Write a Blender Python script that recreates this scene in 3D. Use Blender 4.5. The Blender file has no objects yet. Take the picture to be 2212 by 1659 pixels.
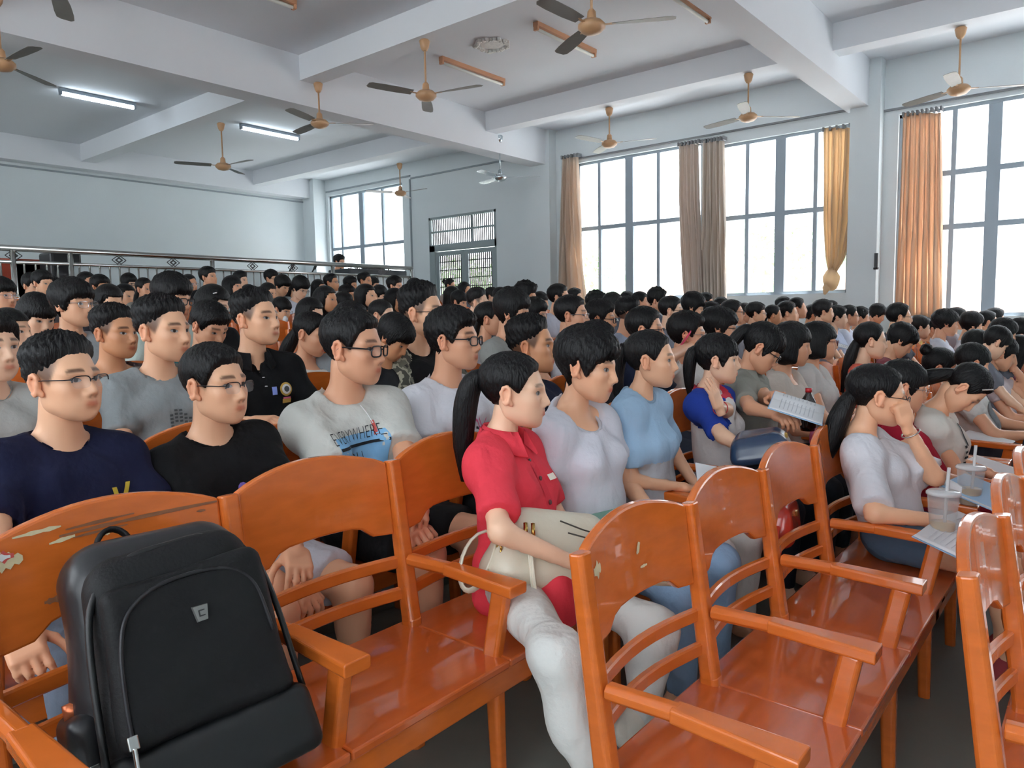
import bpy, bmesh, math, random
import numpy as np
from mathutils import Vector, Matrix
from mathutils.bvhtree import BVHTree
PI = math.pi
S = bpy.context.scene
COL = S.collection
rng = np.random.RandomState(7)

# ------------------------------------------------------------------ camera, sky, daylight, exposure
FPX, CX, CY, CAMZ = 1586.0, 1106.0, 829.5, 1.30
YAW, PITCH, ROLL = math.radians(39.6), math.radians(5.34), math.radians(-1.03)
cy_, sy_ = math.cos(YAW), math.sin(YAW)
_f = np.array([-sy_*math.cos(PITCH), cy_*math.cos(PITCH), -math.sin(PITCH)])
_r = np.array([cy_, sy_, 0.0]); _u = np.cross(_r, _f)
_r, _u = _r*math.cos(ROLL)+_u*math.sin(ROLL), -_r*math.sin(ROLL)+_u*math.cos(ROLL)
CAMPOS = np.array([0, 0, CAMZ])
cam_d = bpy.data.cameras.new('camera'); cam = bpy.data.objects.new('camera', cam_d); COL.objects.link(cam)
cam_d.sensor_width = 36.0; cam_d.lens = FPX/2212*36.0; cam_d.clip_start = 0.05; cam_d.clip_end = 500
cam.matrix_world = Matrix(((_r[0], _u[0], -_f[0], 0), (_r[1], _u[1], -_f[1], 0), (_r[2], _u[2], -_f[2], CAMZ), (0, 0, 0, 1)))
S.camera = cam
def ray(x, y): return _r*((x-CX)/FPX) - _u*((y-CY)/FPX) + _f
def atX(x, y, X): d = ray(x, y); return CAMPOS + d*(X/d[0])
def atY(x, y, Y): d = ray(x, y); return CAMPOS + d*(Y/d[1])
def atZ(x, y, Z): d = ray(x, y); return CAMPOS + d*((Z-CAMZ)/d[2])
def atD(x, y, D): return CAMPOS + ray(x, y)*D
def depth(p): return float(np.dot(np.array(p)-CAMPOS, _f))

S.view_settings.view_transform = 'Standard'; S.view_settings.look = 'None'
S.view_settings.gamma = 1.0; S.view_settings.use_curve_mapping = False
S.view_settings.exposure = 0.95
S.cycles.use_denoising = True
S.cycles.max_bounces = 10; S.cycles.diffuse_bounces = 6; S.cycles.transparent_max_bounces = 16
S.cycles.sample_clamp_indirect = 4.0
world = bpy.data.worlds.new('overcast_sky'); S.world = world; world.use_nodes = True
_nt = world.node_tree; _bg = _nt.nodes['Background']
_bg.inputs[0].default_value = (0.88, 0.945, 1.0, 1); _bg.inputs[1].default_value = 3.4
sun_d = bpy.data.lights.new('sun', 'SUN'); sun_d.energy = 19.0; sun_d.angle = math.radians(1.5); sun_d.color = (1.0, .985, .97)
sun = bpy.data.objects.new('sun', sun_d); COL.objects.link(sun); sun.rotation_euler = (math.radians(-14), math.radians(8), 0)   # high noon sun on the ground outside
def portal(name, c, sx, sz, rot):                # marks a window opening for the sky light; gives off no light itself
    l = bpy.data.lights.new(name, 'AREA'); l.shape = 'RECTANGLE'; l.size = sx; l.size_y = sz
    l.cycles.is_portal = True
    o = bpy.data.objects.new(name, l); COL.objects.link(o); o.location = c; o.rotation_euler = rot
YW, XB, YN, XF = 11.2, -15.5, -3.2, 4.5           # window wall, back wall, near side wall, front wall
CEIL = 4.64
WIN = [  # x0, x1, sill, top on the window wall
    (-14.95, -12.3, 1.72, 4.25), (-7.68, -5.25, 1.54, 4.0), (-5.0, -3.02, 1.54, 3.9), (-2.42, 0.75, 1.18, 3.9), (1.15, 4.2, 1.18, 3.9)]
DOOR = (-11.5, -9.6, 0.62, 3.4)
NWIN = [(-13.5, -10.6, 1.6, 4.1), (-7.6, -3.4, 1.5, 4.0), (-2.4, 0.8, 1.2, 4.0), (1.2, 4.1, 1.2, 4.0)]
for (a, b, c, d) in WIN + [DOOR]:
    portal('window_daylight', ((a+b)/2, YW+.30, (c+d)/2), b-a, d-c, (-PI/2, 0, 0))
for (a, b, c, d) in NWIN:
    portal('window_daylight', ((a+b)/2, YN-.30, (c+d)/2), b-a, d-c, (PI/2, 0, 0))

# ------------------------------------------------------------------ mesh helpers
def srgb(h, a=1.0):
    h = h.lstrip('#'); c = [int(h[i:i+2], 16)/255 for i in (0, 2, 4)]
    return tuple((x/12.92 if x <= .04045 else ((x+.055)/1.055)**2.4) for x in c) + (a,)
def link(o): COL.objects.link(o); return o
def mesh(name, v, f, mats=None, parent=None, smooth=False, midx=None, cols=None):
    me = bpy.data.meshes.new(name)
    v = np.asarray(v, dtype=np.float32).reshape(-1, 3)
    if isinstance(f, np.ndarray) and f.ndim == 2:
        n, k = f.shape
        me.vertices.add(len(v)); me.vertices.foreach_set('co', v.ravel())
        me.loops.add(n*k); me.loops.foreach_set('vertex_index', f.astype(np.int32).ravel())
        me.polygons.add(n); me.polygons.foreach_set('loop_start', np.arange(0, n*k, k, dtype=np.int32))
        me.update(calc_edges=True)
    else:
        me.from_pydata(v.tolist(), [], [list(map(int, q)) for q in f])
    if mats is not None:
        for m in (mats if isinstance(mats, (list, tuple)) else [mats]): me.materials.append(m)
    if midx is not None: me.polygons.foreach_set('material_index', np.asarray(midx, dtype=np.int32))
    if cols is not None:
        ca = me.color_attributes.new('Col', 'FLOAT_COLOR', 'POINT'); ca.data.foreach_set('color', np.asarray(cols, dtype=np.float32).ravel())
    if smooth: me.polygons.foreach_set('use_smooth', np.ones(len(me.polygons), dtype=bool))
    me.validate(); me.update()
    o = link(bpy.data.objects.new(name, me))
    if parent is not None: o.parent = parent
    return o
class MB:                                         # collects shapes into ONE mesh object
    def __init__(s): s.v = []; s.f = []; s.m = []
    def add(s, v, f, m=0):
        b = len(s.v); s.v.extend([tuple(p) for p in v]); s.f.extend([tuple(b+i for i in q) for q in f]); s.m.extend([m]*len(f)); return s
    def box(s, x0, x1, y0, y1, z0, z1, m=0):
        v = [(x, y, z) for x in (x0, x1) for y in (y0, y1) for z in (z0, z1)]
        return s.add(v, [(0, 1, 3, 2), (4, 6, 7, 5), (0, 4, 5, 1), (2, 3, 7, 6), (0, 2, 6, 4), (1, 5, 7, 3)], m)
    def bar(s, a, b, w, h, up=(0, 0, 1), w2=None, h2=None, m=0, ch=.2):      # chamfered bar from a to b, w across, h along up
        a, b, up = Vector(a), Vector(b), Vector(up); d = (b-a).normalized(); x = d.cross(up).normalized(); u = x.cross(d)
        ring = []
        for p, ww, hh in ((a, w, h), (b, w2 or w, h2 or h)):
            c = min(ww, hh)*ch
            for (i, j) in ((ww/2, hh/2-c), (ww/2-c, hh/2), (-ww/2+c, hh/2), (-ww/2, hh/2-c), (-ww/2, -hh/2+c), (-ww/2+c, -hh/2), (ww/2-c, -hh/2), (ww/2, -hh/2+c)):
                ring.append(p + x*i + u*j)
        f = [(k, (k+1) % 8, 8+(k+1) % 8, 8+k) for k in range(8)] + [tuple(range(7, -1, -1)), tuple(range(8, 16))]
        return s.add(ring, f, m)
    def tube(s, pts, r, n=8, m=0, cap=True):
        v, f = tube_vf(pts, r, n, cap); return s.add(v, f, m)
    def lathe(s, prof, c=(0, 0, 0), n=16, m=0):
        v = []; f = []
        for (r, z) in prof:
            for k in range(n): v.append((c[0]+r*math.cos(2*PI*k/n), c[1]+r*math.sin(2*PI*k/n), c[2]+z))
        for i in range(len(prof)-1):
            for k in range(n): f.append((i*n+k, i*n+(k+1) % n, (i+1)*n+(k+1) % n, (i+1)*n+k))
        if prof[0][0] > 1e-4: f.append(tuple(range(n-1, -1, -1)))
        if prof[-1][0] > 1e-4: f.append(tuple((len(prof)-1)*n+k for k in range(n)))
        return s.add(v, f, m)
    def build(s, name, mats, parent=None, smooth=False): return mesh(name, s.v, s.f, mats, parent, smooth, s.m)
def tube_vf(pts, r, n=8, cap=True):
    P = [Vector(p) for p in pts]; R = r if hasattr(r, '__len__') else [r]*len(P)
    v = []; f = []; ref = None
    for i, p in enumerate(P):
        d = ((P[min(i+1, len(P)-1)] - P[max(i-1, 0)])).normalized()
        if ref is None: ref = Vector((0, 0, 1)) if abs(d.z) < .9 else Vector((1, 0, 0))
        x = d.cross(ref); x = x.normalized() if x.length > 1e-6 else Vector((1, 0, 0)); ref = x.cross(d)
        rr = R[i] if hasattr(R[i], '__len__') else (R[i], R[i])
        for k in range(n):
            a = 2*PI*k/n; v.append(p + x*(math.cos(a)*rr[0]) + ref*(math.sin(a)*rr[1]))
    for i in range(len(P)-1):
        for k in range(n): f.append((i*n+k, i*n+(k+1) % n, (i+1)*n+(k+1) % n, (i+1)*n+k))
    if cap: f.append(tuple(range(n-1, -1, -1))); f.append(tuple((len(P)-1)*n+k for k in range(n)))
    return v, f
def box(name, x0, x1, y0, y1, z0, z1, m, parent=None): return MB().box(x0, x1, y0, y1, z0, z1).build(name, m, parent)
def tag(o, label=None, cat=None, group=None, kind=None):
    if label: o['label'] = label
    if cat: o['category'] = cat
    if group: o['group'] = group
    if kind: o['kind'] = kind
    return o
def empty(name, loc, label=None, cat=None, group=None, rot=(0, 0, 0)):
    o = link(bpy.data.objects.new(name, None)); o.location = loc; o.rotation_euler = rot; o.empty_display_size = .1
    return tag(o, label, cat, group)
def bez(ps, n=12):
    ps = [np.array(p, float) for p in ps]; out = []
    for t in np.linspace(0, 1, n):
        q = ps
        while len(q) > 1: q = [q[i]*(1-t)+q[i+1]*t for i in range(len(q)-1)]
        out.append(q[0])
    return out
def spline(ps, n=6):
    P = [np.array(p, float) for p in ps]; P = [2*P[0]-P[1]]+P+[2*P[-1]-P[-2]]; out = []
    for i in range(1, len(P)-2):
        for t in np.linspace(0, 1, n, endpoint=False):
            a, b, c, d = P[i-1:i+3]; out.append(.5*(2*b+(c-a)*t+(2*a-5*b+4*c-d)*t*t+(3*b-a-3*c+d)*t**3))
    return out+[P[-2]]
def copy_tree(o, parent=None):
    c = o.copy(); COL.objects.link(c)
    if parent is not None: c.parent = parent
    for ch in list(o.children): copy_tree(ch, c)
    return c

# ------------------------------------------------------------------ materials
MATS = {}
def mat(name, col, rough=.6, metal=0.0, bump=0.0, bscale=60.0, var=0.0, vscale=3.0, spec=.5, coat=0.0, trans=None, stretch=None, emit=None, sheen=0.0, sub=0.0):
    if name in MATS: return MATS[name]
    m = bpy.data.materials.new(name); m.use_nodes = True; nt = m.node_tree; b = nt.nodes['Principled BSDF']
    c = srgb(col) if isinstance(col, str) else col
    b.inputs['Base Color'].default_value = c; b.inputs['Roughness'].default_value = rough; b.inputs['Metallic'].default_value = metal
    b.inputs['Specular IOR Level'].default_value = spec
    if coat: b.inputs['Coat Weight'].default_value = coat; b.inputs['Coat Roughness'].default_value = .035
    if sheen: b.inputs['Sheen Weight'].default_value = sheen
    if emit: b.inputs['Emission Color'].default_value = c; b.inputs['Emission Strength'].default_value = emit
    tc = nt.nodes.new('ShaderNodeTexCoord'); src = tc.outputs['Object']
    if stretch:
        mp = nt.nodes.new('ShaderNodeMapping'); mp.inputs['Scale'].default_value = stretch; nt.links.new(src, mp.inputs[0]); src = mp.outputs[0]
    if var:
        n = nt.nodes.new('ShaderNodeTexNoise'); n.inputs['Scale'].default_value = vscale; n.inputs['Detail'].default_value = 5; nt.links.new(src, n.inputs['Vector'])
        mx = nt.nodes.new('ShaderNodeMix'); mx.data_type = 'RGBA'
        mx.inputs[6].default_value = tuple(x*(1-var) for x in c[:3])+(1,); mx.inputs[7].default_value = tuple(min(1, x*(1+var)) for x in c[:3])+(1,)
        nt.links.new(n.outputs['Fac'], mx.inputs[0]); nt.links.new(mx.outputs[2], b.inputs['Base Color'])
    if bump:
        n = nt.nodes.new('ShaderNodeTexNoise'); n.inputs['Scale'].default_value = bscale; n.inputs['Detail'].default_value = 3; nt.links.new(src, n.inputs['Vector'])
        bp = nt.nodes.new('ShaderNodeBump'); bp.inputs['Strength'].default_value = bump; bp.inputs['Distance'].default_value = .01
        nt.links.new(n.outputs['Fac'], bp.inputs['Height']); nt.links.new(bp.outputs[0], b.inputs['Normal'])
    if trans:                                     # see-through share: mix with a transparent shader
        t = nt.nodes.new('ShaderNodeBsdfTransparent'); t.inputs[0].default_value = (1, 1, 1, 1); mxs = nt.nodes.new('ShaderNodeMixShader'); mxs.inputs[0].default_value = trans
        nt.links.new(b.outputs[0], mxs.inputs[1]); nt.links.new(t.outputs[0], mxs.inputs[2]); nt.links.new(mxs.outputs[0], nt.nodes['Material Output'].inputs[0])
    MATS[name] = m; return m
def translucent(name, col, share, rough=.9, bump=.0):
    m = mat(name, col, rough, bump=bump, var=.05, vscale=6); nt = m.node_tree; b = nt.nodes['Principled BSDF']
    t = nt.nodes.new('ShaderNodeBsdfTranslucent'); t.inputs[0].default_value = srgb(col); mx = nt.nodes.new('ShaderNodeMixShader'); mx.inputs[0].default_value = share
    nt.links.new(b.outputs[0], mx.inputs[1]); nt.links.new(t.outputs[0], mx.inputs[2]); nt.links.new(mx.outputs[0], nt.nodes['Material Output'].inputs[0])
    return m
WALL = mat('wall_paint', '#d3dadd', .85, bump=.12, bscale=40, var=.04, vscale=1.5)
CEILM = mat('ceiling_paint', '#dadde2', .9, var=.03, vscale=1.0)
FLOORM = mat('dark_concrete', '#7f817a', .5, bump=.15, bscale=20, var=.25, vscale=2.2)
WOOD = mat('orange_varnished_wood', '#d06a28', .2, var=.18, vscale=5, stretch=(2.5, 2.5, 9), bump=.03, bscale=30, coat=.5)
WOODS = mat('orange_seat_wood', '#c45c26', .22, var=.18, vscale=5, stretch=(7, 1.6, 3), bump=.006, bscale=10, coat=1.0)
STEEL = mat('stainless_steel', '#c8c8c4', .22, metal=1.0)
DARKSTEEL = mat('dark_steel', '#4a484a', .35, metal=.7)
FRAME = mat('aluminium_frame', '#8d99a3', .4, metal=.25)
GLASS = mat('window_glass', '#e6f0f4', .05, trans=.93, spec=.5)
FROST = mat('frosted_pane', '#e8f4f6', .3, trans=.6)
BEIGE = mat('fan_beige', '#b08a66', .4)
BLADE = mat('fan_blade_grey', '#6c6a66', .5)
SILVER = mat('fan_silver', '#c4ccd0', .2, metal=.9)
BLACKP = mat('black_plastic', '#16171a', .4)
PAPER = mat('white_paper', '#e9ebee', .8)
def skinmat(name, tint):
    m = bpy.data.materials.new(name); m.use_nodes = True; nt = m.node_tree; b = nt.nodes['Principled BSDF']
    a = nt.nodes.new('ShaderNodeAttribute'); a.attribute_name = 'Col'
    mx = nt.nodes.new('ShaderNodeMix'); mx.data_type = 'RGBA'; mx.blend_type = 'MULTIPLY'; mx.inputs[0].default_value = 1
    mx.inputs[7].default_value = tint; nt.links.new(a.outputs['Color'], mx.inputs[6]); nt.links.new(mx.outputs[2], b.inputs['Base Color'])
    b.inputs['Roughness'].default_value = .42; b.inputs['Specular IOR Level'].default_value = .45
    b.inputs['Subsurface Weight'].default_value = 0.0
    return m
SKINS = [skinmat('skin_tone_%d' % i, srgb(h)) for i, h in enumerate(('#eab591', '#dea583', '#efc2a2', '#d2976f'))]
EYEM = skinmat('eye_surface', (1, 1, 1, 1)); EYEM.node_tree.nodes['Principled BSDF'].inputs['Roughness'].default_value = .4; EYEM.node_tree.nodes['Principled BSDF'].inputs['Specular IOR Level'].default_value = .2
HAIR = mat('black_hair', '#0d0c0e', .46, bump=.6, bscale=9, stretch=(16, 16, 3), spec=.28)
HAIRB = mat('dark_brown_hair', '#18120f', .46, bump=.6, bscale=9, stretch=(16, 16, 3), spec=.28)
LENS = mat('glasses_lens', '#dfe8ee', .03, trans=.86, spec=.9)
GOLD = mat('gold_metal', '#c9a35c', .25, metal=1.0)
# ------------------------------------------------------------------ the hall
PITCHX = .73; BACK0 = -.764
FZ = [0, .085, .115, .18, .25, .33, .40, .46, .53, .60, .66, .72, .78]
def floor_z(k): return 0.0 if k <= 0 else FZ[min(k, 12)]
def back_x(k): return BACK0 - PITCHX*k if k >= 0 else -.13
m = MB()                                          # stepped floor: one terrace per row, then the stage platform
m.box(BACK0-.03, XF, YN, YW, -.1, 0)
for k in range(1, 12): m.box(BACK0-PITCHX*k-.03, BACK0-PITCHX*(k-1)-.03, YN, YW, -.1, floor_z(k))
m.box(-9.25, BACK0-PITCHX*11-.03, YN, YW, -.1, .72); m.box(XB, -9.25, YN, 8.85, -.1, 1.10); m.box(XB, -9.25, 8.85, YW, -.1, .72)
tag(m.build('floor', FLOORM), kind='structure')
def wall_y(name, y0, y1, x0, x1, zt, holes, m_):
    b = MB(); xs = x0
    for (a, c, z0, z1) in sorted(holes):
        b.box(xs, a, y0, y1, -.1, zt); b.box(a, c, y0, y1, -.1, z0); b.box(a, c, y0, y1, z1, zt); xs = c
    b.box(xs, x1, y0, y1, -.1, zt)
    return tag(b.build(name, m_), kind='structure')
wall_y('wall_right', YW, YW+.24, XB-.24, XF+.24, CEIL+.2, WIN+[DOOR], WALL)
wall_y('wall_left', YN-.24, YN, XB-.24, XF+.24, CEIL+.2, NWIN, WALL)
tag(box('wall_back', XB-.24, XB, YN, YW, -.1, CEIL+.2, WALL), kind='structure')
tag(box('wall_front', XF, XF+.24, YN, YW, -.1, CEIL+.2, WALL), kind='structure')
tag(box('ceiling', XB-.24, XF+.24, YN-.24, YW+.24, CEIL, CEIL+.2, CEILM), kind='structure')
for i, (a, b, z) in enumerate([(-8.55, -8.2, 4.03), (-3.06, -2.75, 4.03), (2.5, 2.82, 4.03), (-15.5, -15.2, 4.2)]):
    tag(box('ceiling_beam', a, b, YN, YW, z, CEIL+.02, CEILM), kind='structure')
for i, (a, b) in enumerate([(5.78, 6.05), (9.35, 9.62), (2.2, 2.47), (-1.2, -.93)]):
    for (x0, x1) in ((-15.2, -8.55), (-8.2, -3.06), (-2.75, 2.5), (2.82, 4.5)):
        tag(box('ceiling_beam', x0, x1, a, b, 4.33, CEIL+.02, CEILM), kind='structure')
for (a, b) in ((-8.6, -8.12), (-2.98, -2.6), (2.45, 2.87)):
    tag(box('pillar', a, b, YW-.22, YW, -.1, CEIL, WALL), kind='structure')
tag(box('pillar', -15.5, -15.05, YW-.35, YW, -.1, CEIL, WALL), kind='structure')
tag(box('trim_1', XB, XB+.03, YN, YW-.35, 4.12, 4.15, mat('cable_duct', '#8b949a', .6)), kind='structure')
tag(MB().box(-12.0, -8.6, YW-.03, YW, 4.28, 4.31).box(-12.05, -12.02, YW-.03, YW, 1.2, 4.28).box(-15.0, -12.02, YW-.03, YW, 4.34, 4.37).build('trim_2', MATS['cable_duct']), kind='structure')
tag(MB().box(-7.9, -3.0, YW-.04, YW, 4.06, 4.085).box(-2.6, 2.4, YW-.04, YW, 3.96, 3.985).build('trim_3', mat('curtain_rod', '#6d6f72', .5)), kind='structure')

# windows: frame > pane (each pane a part)
def window(n, w, vx, hz, thick=(), frost=()):
    x0, x1, z0, z1 = w; f = MB(); y = YW+.10; t = .045
    f.box(x0, x0+t, y-.04, y+.04, z0, z1).box(x1-t, x1, y-.04, y+.04, z0, z1).box(x0, x1, y-.04, y+.04, z0, z0+t).box(x0, x1, y-.04, y+.04, z1-t, z1)
    for i, x in enumerate(vx): h = .075 if i in thick else .028; f.box(x-h, x+h, y-.035, y+.035, z0+t, z1-t)
    for z in hz: f.box(x0+t, x1-t, y-.03, y+.03, z-.035, z+.035)
    o = tag(f.build('window_%d' % n, FRAME), kind='structure')
    xs = [x0]+list(vx)+[x1]; zs = [z0]+list(hz)+[z1]
    for i in range(len(xs)-1):
        for j in range(len(zs)-1):
            box('pane', xs[i]+.01, xs[i+1]-.01, y-.004, y+.004, zs[j]+.01, zs[j+1]-.01, FROST if (i, j) in frost else GLASS, o)
    return o
def X_at(px, py): return atY(px, py, YW+.1)[0]
window(1, WIN[0], [X_at(740, 470), X_at(783, 470), X_at(829, 470)], [2.98], (1,), [(0, 1), (1, 1), (2, 1), (3, 1)])
window(2, WIN[1], [X_at(1297, 480), X_at(1361, 480), X_at(1424, 480)], [2.83], (1,), [(1, 0), (2, 0)])
window(3, WIN[2], [X_at(1615, 470), X_at(1686, 465), X_at(1762, 460)], [2.76], (1,), [(0, 0), (3, 0)])
window(4, WIN[3], [X_at(2057, 450), X_at(2143, 450), X_at(2230, 450), X_at(2310, 450)], [2.36, 3.06], (1,))
window(5, WIN[4], [1.9, 2.7, 3.5], [2.36, 3.06], (1,))
for i, w in enumerate(NWIN):
    x0, x1, z0, z1 = w; b = MB(); y = YN-.1
    for x in np.linspace(x0, x1, 6): b.box(x-.03, x+.03, y-.035, y+.035, z0, z1)
    for z in np.linspace(z0, z1, 3): b.box(x0, x1, y-.03, y+.03, z-.035, z+.035)
    o = tag(b.build('window_%d' % (6+i), FRAME), kind='structure')
    for a in range(5):
        for c in range(2):
            xx = np.linspace(x0, x1, 6); zz = np.linspace(z0, z1, 3)
            box('pane', xx[a]+.01, xx[a+1]-.01, y-.004, y+.004, zz[c]+.01, zz[c+1]-.01, GLASS, o)
# door: transom grille, two grilled leaves, tiled surround at the sides
x0, x1, z0, z1 = DOOR; b = MB(); y = YW+.05; zt = 2.80
DOORM = mat('door_grey', '#8f9a9c', .45, metal=.2)
b.box(x0, x0+.16, y-.05, y+.05, z0, zt).box(x0, x0+.05, y-.05, y+.05, zt, z1).box(x1-.05, x1, y-.05, y+.05, z0, z1).box(x0, x1, y-.05, y+.05, zt-.12, zt+.02).box(x0, x1, y-.05, y+.05, z1-.05, z1)
door = tag(b.build('door_1', DOORM), kind='structure')
xm = (x0+.16+x1-.05)/2
for (a, c) in ((x0+.17, xm-.005), (xm+.005, x1-.06)):
    leaf = MB().box(a, a+.09, y-.02, y+.02, z0+.02, zt-.13).box(c-.09, c, y-.02, y+.02, z0+.02, zt-.13).box(a+.09, c-.09, y-.02, y+.02, zt-.22, zt-.13).box(a+.09, c-.09, y-.02, y+.02, z0+.02, z0+.45).build('door_leaf', DOORM, door)
    for k in range(12): x = a+.09+(c-a-.18)*(k+.5)/12; MB().box(x-.011, x+.011, y-.010, y+.010, z0+.45, zt-.22).build('grille_bar', DARKSTEEL, leaf)
    for zz in np.linspace(z0+.6, zt-.35, 8): MB().box(a+.09, c-.09, y-.006, y+.006, zz-.010, zz+.010).build('grille_bar', DARKSTEEL, leaf)
    box('pane', a+.09, c-.09, y+.012, y+.018, z0+.45, zt-.22, GLASS, leaf)
tr = MB().box(xm+.22-.015, xm+.22+.015, y-.02, y+.02, zt+.02, z1-.05).box(x0+.05, x1-.05, y-.012, y+.012, zt+.27, zt+.31).build('transom', DOORM, door)
for k in range(34): x = x0+.06+(x1-x0-.12)*(k+.5)/34; MB().box(x-.011, x+.011, y-.008, y+.008, zt+.02, z1-.05).build('grille_bar', DARKSTEEL, tr)
box('pane', x0+.05, x1-.05, y+.025, y+.031, zt+.02, z1-.05, GLASS, tr)

# outdoors beyond the windows
tag(MB().box(-40, 30, YW+.24, 60, -1.2, -.3).box(-40, 30, -50, YN-.24, -1.2, -.3).build('ground_outside', mat('pale_paving', '#dee0df', .9, var=.1)), kind='structure')
tag(box('wall_outside', -34, 26, 24, 24.3, -.3, 2.6, mat('pink_brick_wall', '#dfb9a8', .9, var=.08, vscale=8)), kind='structure')
LEAFM = mat('sunlit_leaves', '#8fb07c', .8, var=.35, vscale=9)
BARK = mat('tree_bark', '#7a6a58', .9)
def tree(x, y, h, r, label):
    t = empty('tree', (x, y, -.3), label, 'tree', 'trees outside the windows')
    MB().tube([(0, 0, 0), (.05, 0, h*.35), (0, .05, h*.6)], [.14, .11, .06], 8).build('trunk', BARK, t, True)
    r0 = np.random.RandomState(int(abs(x*10))); V = []; F = []
    for i in range(900):
        d = r0.normal(size=3); d /= np.linalg.norm(d); c = d*r*(.55+.5*r0.rand())*np.array([1, 1, .85])+[0, 0, h*.68]
        a = r0.normal(size=3); a /= np.linalg.norm(a); e = np.cross(a, d); s = .10+.1*r0.rand(); b0 = len(V)
        V += [c-a*s, c+e*s*.5, c+a*s, c-e*s*.5]; F.append((b0, b0+1, b0+2, b0+3))
    tag(mesh('crown', V, F, LEAFM, t), kind='stuff')
for (px, py, Y, h, r, l) in [(1272, 600, 19, 3.6, 1.5, 'leafy tree outside the left edge of the curtained window beside the pillar'), (1650, 590, 22, 4.2, 1.9, 'pale tree outside the window with the knotted curtain'), (1790, 600, 27, 3.9, 1.6, 'pale tree outside right half of the window with knotted curtain'), (990, 600, 18, 3.4, 1.6, 'leafy tree outside the grilled door')]:
    p = atY(px, py, Y); tree(p[0], p[1], h, r, l)

# ------------------------------------------------------------------ ceiling fans, tube lights, ceiling medallion
def make_fan(label, silver=False, stem_l=.5):
    t = empty('ceiling_fan', (0, 0, 0), label, 'fan', 'ceiling fans')
    m1 = SILVER if silver else BEIGE
    MB().lathe([(.012, .0), (.045, -.005), (.06, -.02), (.045, -.09), (.028, -.12), (.02, -.125)], n=14).build('canopy', m1, t, True)
    MB().lathe([(.011, -.12), (.011, -stem_l)], n=8).build('down_rod', m1, t, True)
    z = -stem_l
    MB().lathe([(.02, z+.10), (.035, z+.08), (.04, z+.03), (.045, z+.01)], n=14).build('rod_cover', m1, t, True)
    MB().lathe([(.02, z+.02), (.085, z+.005), (.115, z-.025), (.115, z-.05), (.08, z-.085), (.03, z-.10), (.005, z-.102)], n=20).build('motor_housing', m1, t, True)
    for k in range(3):
        a = 2*PI*k/3; b = MB(); c, s_ = math.cos(a), math.sin(a)
        def P(r, w, zz): return (c*r - s_*w, s_*r + c*w, z-.03+zz)
        v = []
        for (r, w, tw) in ((.17, .045, .012), (.35, .062, .012), (.55, .066, .01), (.66, .06, .008), (.69, .035, .006)):
            v += [P(r, -w, -tw), P(r, w, tw), P(r, w, tw+.004), P(r, -w, -tw+.004)]
        f = [(0, 1, 2, 3), (19, 18, 17, 16)]
        for i in range(4):
            for q in range(4): f.append((i*4+q, (i+1)*4+q, (i+1)*4+(q+1) % 4, i*4+(q+1) % 4))
        bl = MB().add(v, f).build('blade', SILVER if silver else BLADE, t)
        MB().bar(P(.09, 0, 0), P(.2, 0, .003), .03, .006).build('blade_iron', m1, bl)
    return t
ZB = 4.33
for (cpx, hpy, Yr, rz, lab, sil) in [
    ((917, 85), 195, None, .25, 'beige ceiling fan with bare wiring above its canopy', 0), ((687, 178), 258, None, .9, 'beige ceiling fan hanging beside the first cross beam, below the beam joint', 0),
    ((477, 265), 352, None, .1, 'beige ceiling fan over the stage between two lit tubes', 0), ((1316, 232), 303, None, .35, 'beige ceiling fan above the left curtained window', 0),
    ((1617, 158), 244, None, .8, 'beige ceiling fan above the window with the knotted curtain', 0), ((2076, 58), 182, None, .55, 'beige ceiling fan before the tall window at the right edge', 0),
    ((863, 352), 412, None, .05, 'small ceiling fan with silver motor before the far corner window', 0), ((1079, 292), 377, None, .7, 'silver ceiling fan above the grilled door', 1)]:
    p = atZ(cpx[0], cpx[1], ZB)
    if 5.2 < p[1] < 6.4: p = atZ(cpx[0], cpx[1], ZB)
    D = depth(p); L = (hpy-cpx[1])/FPX*D
    f = make_fan(lab, sil, L); f.location = (p[0], p[1], ZB); f.rotation_euler.z = rz
p = atZ(1278, 50, 3.72); f = make_fan('beige ceiling fan at the top edge over the unlit tube', 0, .60); f.location = (p[0], p[1], 4.33); f.rotation_euler.z = .5
tag(box('ceiling_beam', p[0]-.02, p[0]+.02, p[1]-.02, p[1]+.02, 4.33, CEIL, CEILM), kind='structure')
p = atZ(3, 132, 3.72); f = make_fan('beige ceiling fan cut off by the left frame edge', 0, .6); f.location = (p[0], p[1], 4.33); f.rotation_euler.z = .1
tag(box('ceiling_beam', p[0]-.02, p[0]+.02, p[1]-.02, p[1]+.02, 4.33, CEIL, CEILM), kind='structure')
p = atZ(120, -40, 3.72); f = make_fan('beige ceiling fan above the top left corner, one blade in view', 0, .6); f.location = (p[0], p[1], 4.33); f.rotation_euler.z = .62
tag(box('ceiling_beam', p[0]-.02, p[0]+.02, p[1]-.02, p[1]+.02, 4.33, CEIL, CEILM), kind='structure')
p = atZ(917, 60, CEIL-.1)
TUBEON = mat('lit_tube', '#e4f4ff', .4, emit=14.0)
TUBEOFF = mat('unlit_tube', '#dfe0da', .3)
HOUS = mat('tube_housing_wood', '#b98766', .5)
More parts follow.
